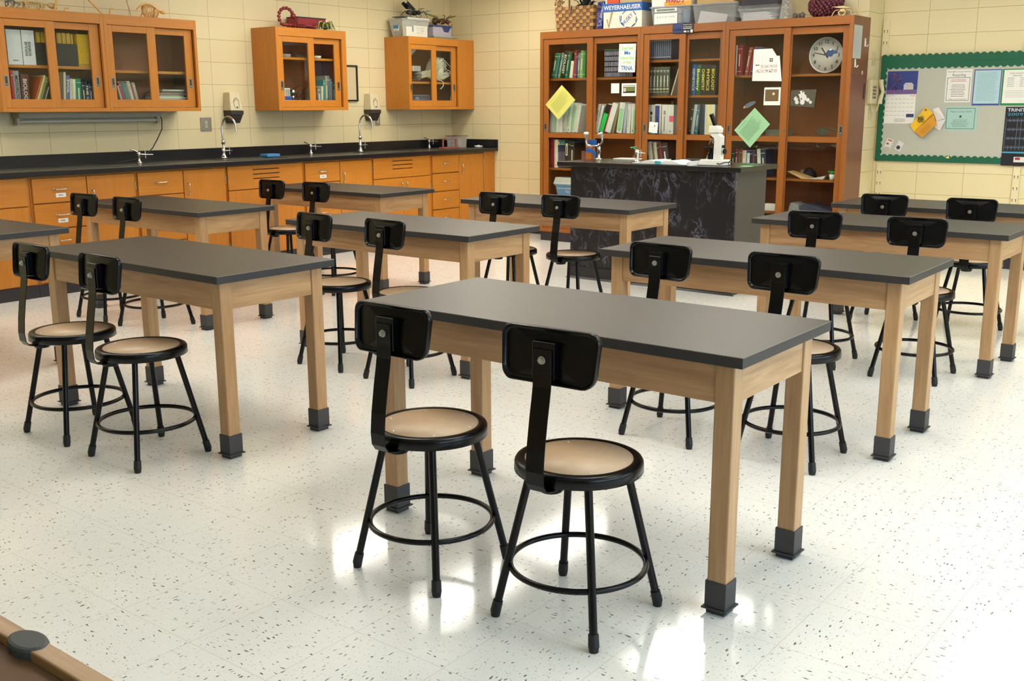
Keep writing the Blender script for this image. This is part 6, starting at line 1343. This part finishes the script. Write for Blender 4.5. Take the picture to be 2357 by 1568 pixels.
# ------------------------------------------------------------------ demonstration desk
MARB = marble(); DT = .96
o = thing('demonstration_desk', 'black marbled demonstration desk in front of the tall bookcase', 'desk', (-4.22, 7.42, 0))
MB().box(-5.045, -3.405, 7.10, 7.755, DT-.035, DT).build('desk_top', P((30, 28, 29), .22, 0, .2, 200, .01, name='desk_stone'), o, .003)
MB().box(-4.955, -3.475, 7.172, 7.19, .10, DT-.0355).build('front_panel', MARB, o)
MB().box(-4.955, -4.935, 7.1905, 7.70, .10, DT-.0355).build('side_panel', P((60, 58, 58), .4, 0, .15, 80), o); MB().box(-3.495, -3.475, 7.1905, 7.70, .10, DT-.0355).build('side_panel', P((66, 64, 62), .45, 0, .15, 80), o)
MB().box(-4.935, -3.495, 7.68, 7.70, .10, DT-.0355).build('back_panel', MARB, o)
b = MB(); b.box(-4.965, -3.465, 7.160, 7.71, .0, .0995); b.hexa([(-4.985, 7.14, 0), (-3.445, 7.14, 0), (-3.445, 7.16, 0), (-4.985, 7.16, 0)], [(-4.965, 7.158, .015), (-3.465, 7.158, .015), (-3.465, 7.16, .015), (-4.965, 7.16, .015)])
b.build('kick_base', P((34, 32, 36), .3, 0, .2, 60), o)
x, y = -4.91, 7.52
o = thing('eyewash_station', 'chrome eyewash with two heads and blue paddle on the demonstration desk', 'eyewash', (x, y, DT))
MB().lathe([(0, 0), (.035, 0), (.03, .01), (.014, .016), (.013, .06), (.017, .065), (.017, .1), (.012, .11), (.012, .135), (0, .135)], (x, y, DT+.0005), 16).build('post', CHROME, o)
b = MB(); b.tube([(x-.115, y-.02, DT+.18), (x-.12, y-.02, DT+.15), (x-.11, y-.02, DT+.125), (x-.07, y-.02, DT+.113), (x, y-.02, DT+.115), (x+.03, y-.02, DT+.13), (x+.045, y-.02, DT+.155), (x+.04, y-.02, DT+.185)], .0095, 10); b.tube([(x, y-.02, DT+.115), (x, y, DT+.12)], .01, 8); b.build('yoke', CHROME, o)
for s_, ang in ((-.118, -.2), (.038, .35)):
    c = Vector((x+s_, y-.02, DT+.185)); b = MB(); b.cyl(c, c+Vector((ang*-.03, -.008, .032)), .014, .023, 16); b.cyl(c+Vector((ang*-.03, -.008, .032)), c+Vector((ang*-.036, -.01, .04)), .023, .02, 16, 1); b.build('spray_head', [P((170, 168, 158), .4), P((220, 218, 208), .4)], o)
b = MB(); b.prism([(x-.105, y-.036, DT+.10), (x-.035, y-.036, DT+.085), (x-.005, y-.036, DT+.06), (x-.005, y-.036, DT+.02), (x-.028, y-.036, DT+.02), (x-.035, y-.036, DT+.055), (x-.105, y-.036, DT+.065)][::-1], (0, -.004, 0)); b.box(x-.11, x-.025, y-.0015, y+.0025, DT+.10, DT+.165); b.build('blue_paddle', P((24, 96, 180), .4), o)
x, y = -4.372, 7.25
o = thing('gas_tap', 'chrome gas tap with green topped lever on the demonstration desk', 'tap', (x, y, DT))
MB().lathe([(0, 0), (.026, 0), (.022, .02), (.014, .026), (.014, .055), (.02, .065), (.022, .09), (.012, .105), (0, .107)], (x, y, DT+.0005), 16).build('base', CHROME, o)
MB().tube([(x, y, DT+.08), (x+.04, y, DT+.078), (x+.075, y, DT+.078)], [.008, .007, .004], 8).tube([(x+.03, y, DT+.05), (x+.03, y, DT+.105)], .007, 8).build('nozzle', CHROME, o)
MB().tube([(x, y, DT+.1), (x-.03, y, DT+.115)], .006, 8).build('stem', CHROME, o); MB().cyl((x-.062, y, DT+.117), (x-.01, y, DT+.121), .0085, n=10).build('handle', P((30, 130, 80), .4), o)
# open book
def f(b):
    ys, ye, z = 7.125, 7.37, DT+.0045
    def half(x0, x1, sg):
        n = 8; top = []; bot = []
        for i in range(n+1):
            t_ = i/n; xx = x0+(x1-x0)*t_; top.append((xx, z+.006+.026*math.sin(min(1, t_*1.25+.04)*PI)**.7*(1-.35*t_))); bot.append((xx, z))
        for i in range(n):
            b.hexa(*[[(q[i][0], ys, q[i][1]), (q[i+1][0], ys, q[i+1][1]), (q[i+1][0], ye, q[i+1][1]), (q[i][0], ye, q[i][1])] if sg > 0 else [(q[i+1][0], ys, q[i+1][1]), (q[i][0], ys, q[i][1]), (q[i][0], ye, q[i][1]), (q[i+1][0], ye, q[i+1][1])] for q in (bot, top)], 0)
    half(-4.115, -4.34, -1); half(-4.095, -3.87, 1); b.box(-4.35, -3.86, ys-.004, ye+.004, DT+.0005, DT+.004, 1); b.box(-4.125, -4.085, 7.10, 7.125, DT+.004, DT+.03, 2)
quick('open_book', [P((226, 228, 222), .6), P((34, 50, 84), .4), P((60, 160, 170), .5)], 'thick open textbook lying on the demonstration desk', 'book', f)
def f(b):
    b.prism([(-3.868, 7.13, DT+.0005), (-3.836, 7.13, DT+.0005), (-3.836, 7.13, DT+.035), (-3.868, 7.13, DT+.02)], (0, .22, 0), 0)
quick('white_pad', [P((230, 230, 224), .6)], 'white pad beside the open textbook', 'pad', f)
quick('booklet', P((216, 180, 110), .6), 'tan booklet behind the white pad, left of the microscope', 'booklet', lambda b: b.box(-3.88, -3.80, 7.42, 7.56, DT+.0005, DT+.035))
quick('dark_folder', P((40, 40, 42), .5), 'dark folder on the desk behind the open textbook', 'folder', lambda b: b.box(-4.12, -3.9, 7.45, 7.65, DT+.0005, DT+.028))
quick('green_note', GP, 'small mint green scrap on the desk right of the microscope', 'paper', lambda b: b.prism([(-3.50, 7.26, DT+.0005), (-3.42, 7.29, DT+.0005), (-3.43, 7.36, DT+.0005), (-3.50, 7.36, DT+.0005)], (0, 0, .001)))
quick('desk_tray', P((222, 216, 204), .5), 'thin white tray at the rear of the demonstration desk', 'tray', lambda b: b.box(-4.82, -4.62, 7.60, 7.74, DT+.0005, DT+.012), bevel=.002)
# microscope
MW = P((234, 232, 224), .3); mx, my = -3.715, 7.30
o = thing('microscope', 'white microscope with black eyepiece at the right of the demonstration desk', 'microscope', (mx, my, DT))
b = MB(); b.hexa([(mx-.115, my-.06, DT+.001), (mx+.105, my-.06, DT+.001), (mx+.105, my+.06, DT+.001), (mx-.115, my+.06, DT+.001)], [(mx-.10, my-.055, DT+.045), (mx+.10, my-.055, DT+.045), (mx+.10, my+.055, DT+.045), (mx-.10, my+.055, DT+.045)]); base = b.build('base', MW, o, .006)
MB().prism([(mx-.005, my-.03, DT+.046), (mx+.055, my-.03, DT+.046), (mx+.056, my-.03, DT+.215), (mx+.03, my-.03, DT+.24), (mx-.03, my-.03, DT+.24), (mx-.035, my-.03, DT+.225), (mx+.0, my-.03, DT+.20)], (0, .06, 0)).build('arm', MW, o, .004)
MB().prism([(mx-.05, my-.035, DT+.243), (mx+.04, my-.035, DT+.243), (mx+.042, my-.035, DT+.275), (mx+.02, my-.035, DT+.295), (mx-.045, my-.035, DT+.295)], (0, .07, 0)).build('head', MW, o, .004)
e = MB().cyl((mx-.01, my, DT+.296), (mx-.042, my-.005, DT+.375), .0165, n=18).build('eyepiece', BLK, o); MB().cyl((mx-.042, my-.005, DT+.3755), (mx-.044, my-.0055, DT+.381), .018, n=18).build('eye_lens', P((60, 60, 66), .1), e)
b = MB(); b.cyl((mx-.02, my, DT+.222), (mx-.026, my, DT+.205), .026, .022, 16)
n_ = b.build('nosepiece', BLK, o)
for a, l in ((-.6, .05), (.0, .042), (.55, .035)): MB().cyl((mx-.026+a*.012, my, DT+.205), (mx-.026+a*.05, my-.01*a, DT+.205-l), .009, .006, 12).build('objective', CHROME, n_)
MB().box(mx-.085, mx-.001, my-.05, my+.05, DT+.125, DT+.137).box(mx-.05, mx-.03, my-.051, my-.04, DT+.138, DT+.150).build('stage', BLK, o, .002)
MB().cyl((mx-.04, my, DT+.124), (mx-.04, my, DT+.09), .018, .014, 14).cyl((mx-.04, my, DT+.09), (mx-.04, my, DT+.047), .022, .024, 14).build('condenser', BLK, o)
k_ = MB().cyl((mx+.057, my, DT+.105), (mx+.07, my, DT+.105), .008, n=10, mi=1).cyl((mx+.07, my, DT+.105), (mx+.083, my, DT+.105), .02, n=16); k_.cyl((mx+.057, my, DT+.142), (mx+.075, my, DT+.142), .011, n=12); k_.build('focus_knob', [BLK, ZINC], o)
MB().tube([(mx+.045, my-.0605, DT+.018), (mx+.075, my-.068, DT+.015), (mx+.11, my-.065, DT+.028), (mx+.145, my-.05, DT+.03), (mx+.15, my-.03, DT+.012), (mx+.125, my-.02, DT+.006), (mx+.115, my-.01, DT+.025), (mx+.13, my+.01, DT+.045)], .0035, 7).build('power_cord', BLK, base)

# ------------------------------------------------------------------ low wooden stand in the near left corner
o = thing('wooden_stand', 'low wooden stand with a dark grey rubber bumper, cut off at the lower left corner', 'stand', (-1.9, .6, 0))
zt = .60
MB().box(-2.9, -.95, .690, .722, .36, zt).build('rear_board', OAK_X, o, .003)
for x in (-2.9, -.985): MB().box(x, x+.03, .35, .6875, .36, zt).build('side_board', OAK_Y, o, .003)
MB().box(-2.87, -.985, .352, .6875, .36, .378).build('bottom_board', P((110, 76, 44), .6), o)
MB().box(-2.87, -.985, .6, .6875, .40, .585).build('inner_block', P((104, 70, 40), .6, 0, .15, 60), o)
for x in (-2.86, -1.03):
    for y in (.39, .64): MB().box(x, x+.05, y, y+.04, 0, .3595).build('leg', OAK_Z, o, .003)
b = MB(); pts = [(-1.497+.043*math.cos(a)*1.0, .705+.026*math.sin(a)) for a in [k*PI/10 for k in range(20)]]
b.prism([(px, py, zt-.03) for px, py in pts], (0, 0, .033)); b.build('rubber_bumper', P((74, 76, 76), .6, 0, .06, 80), o, .006)
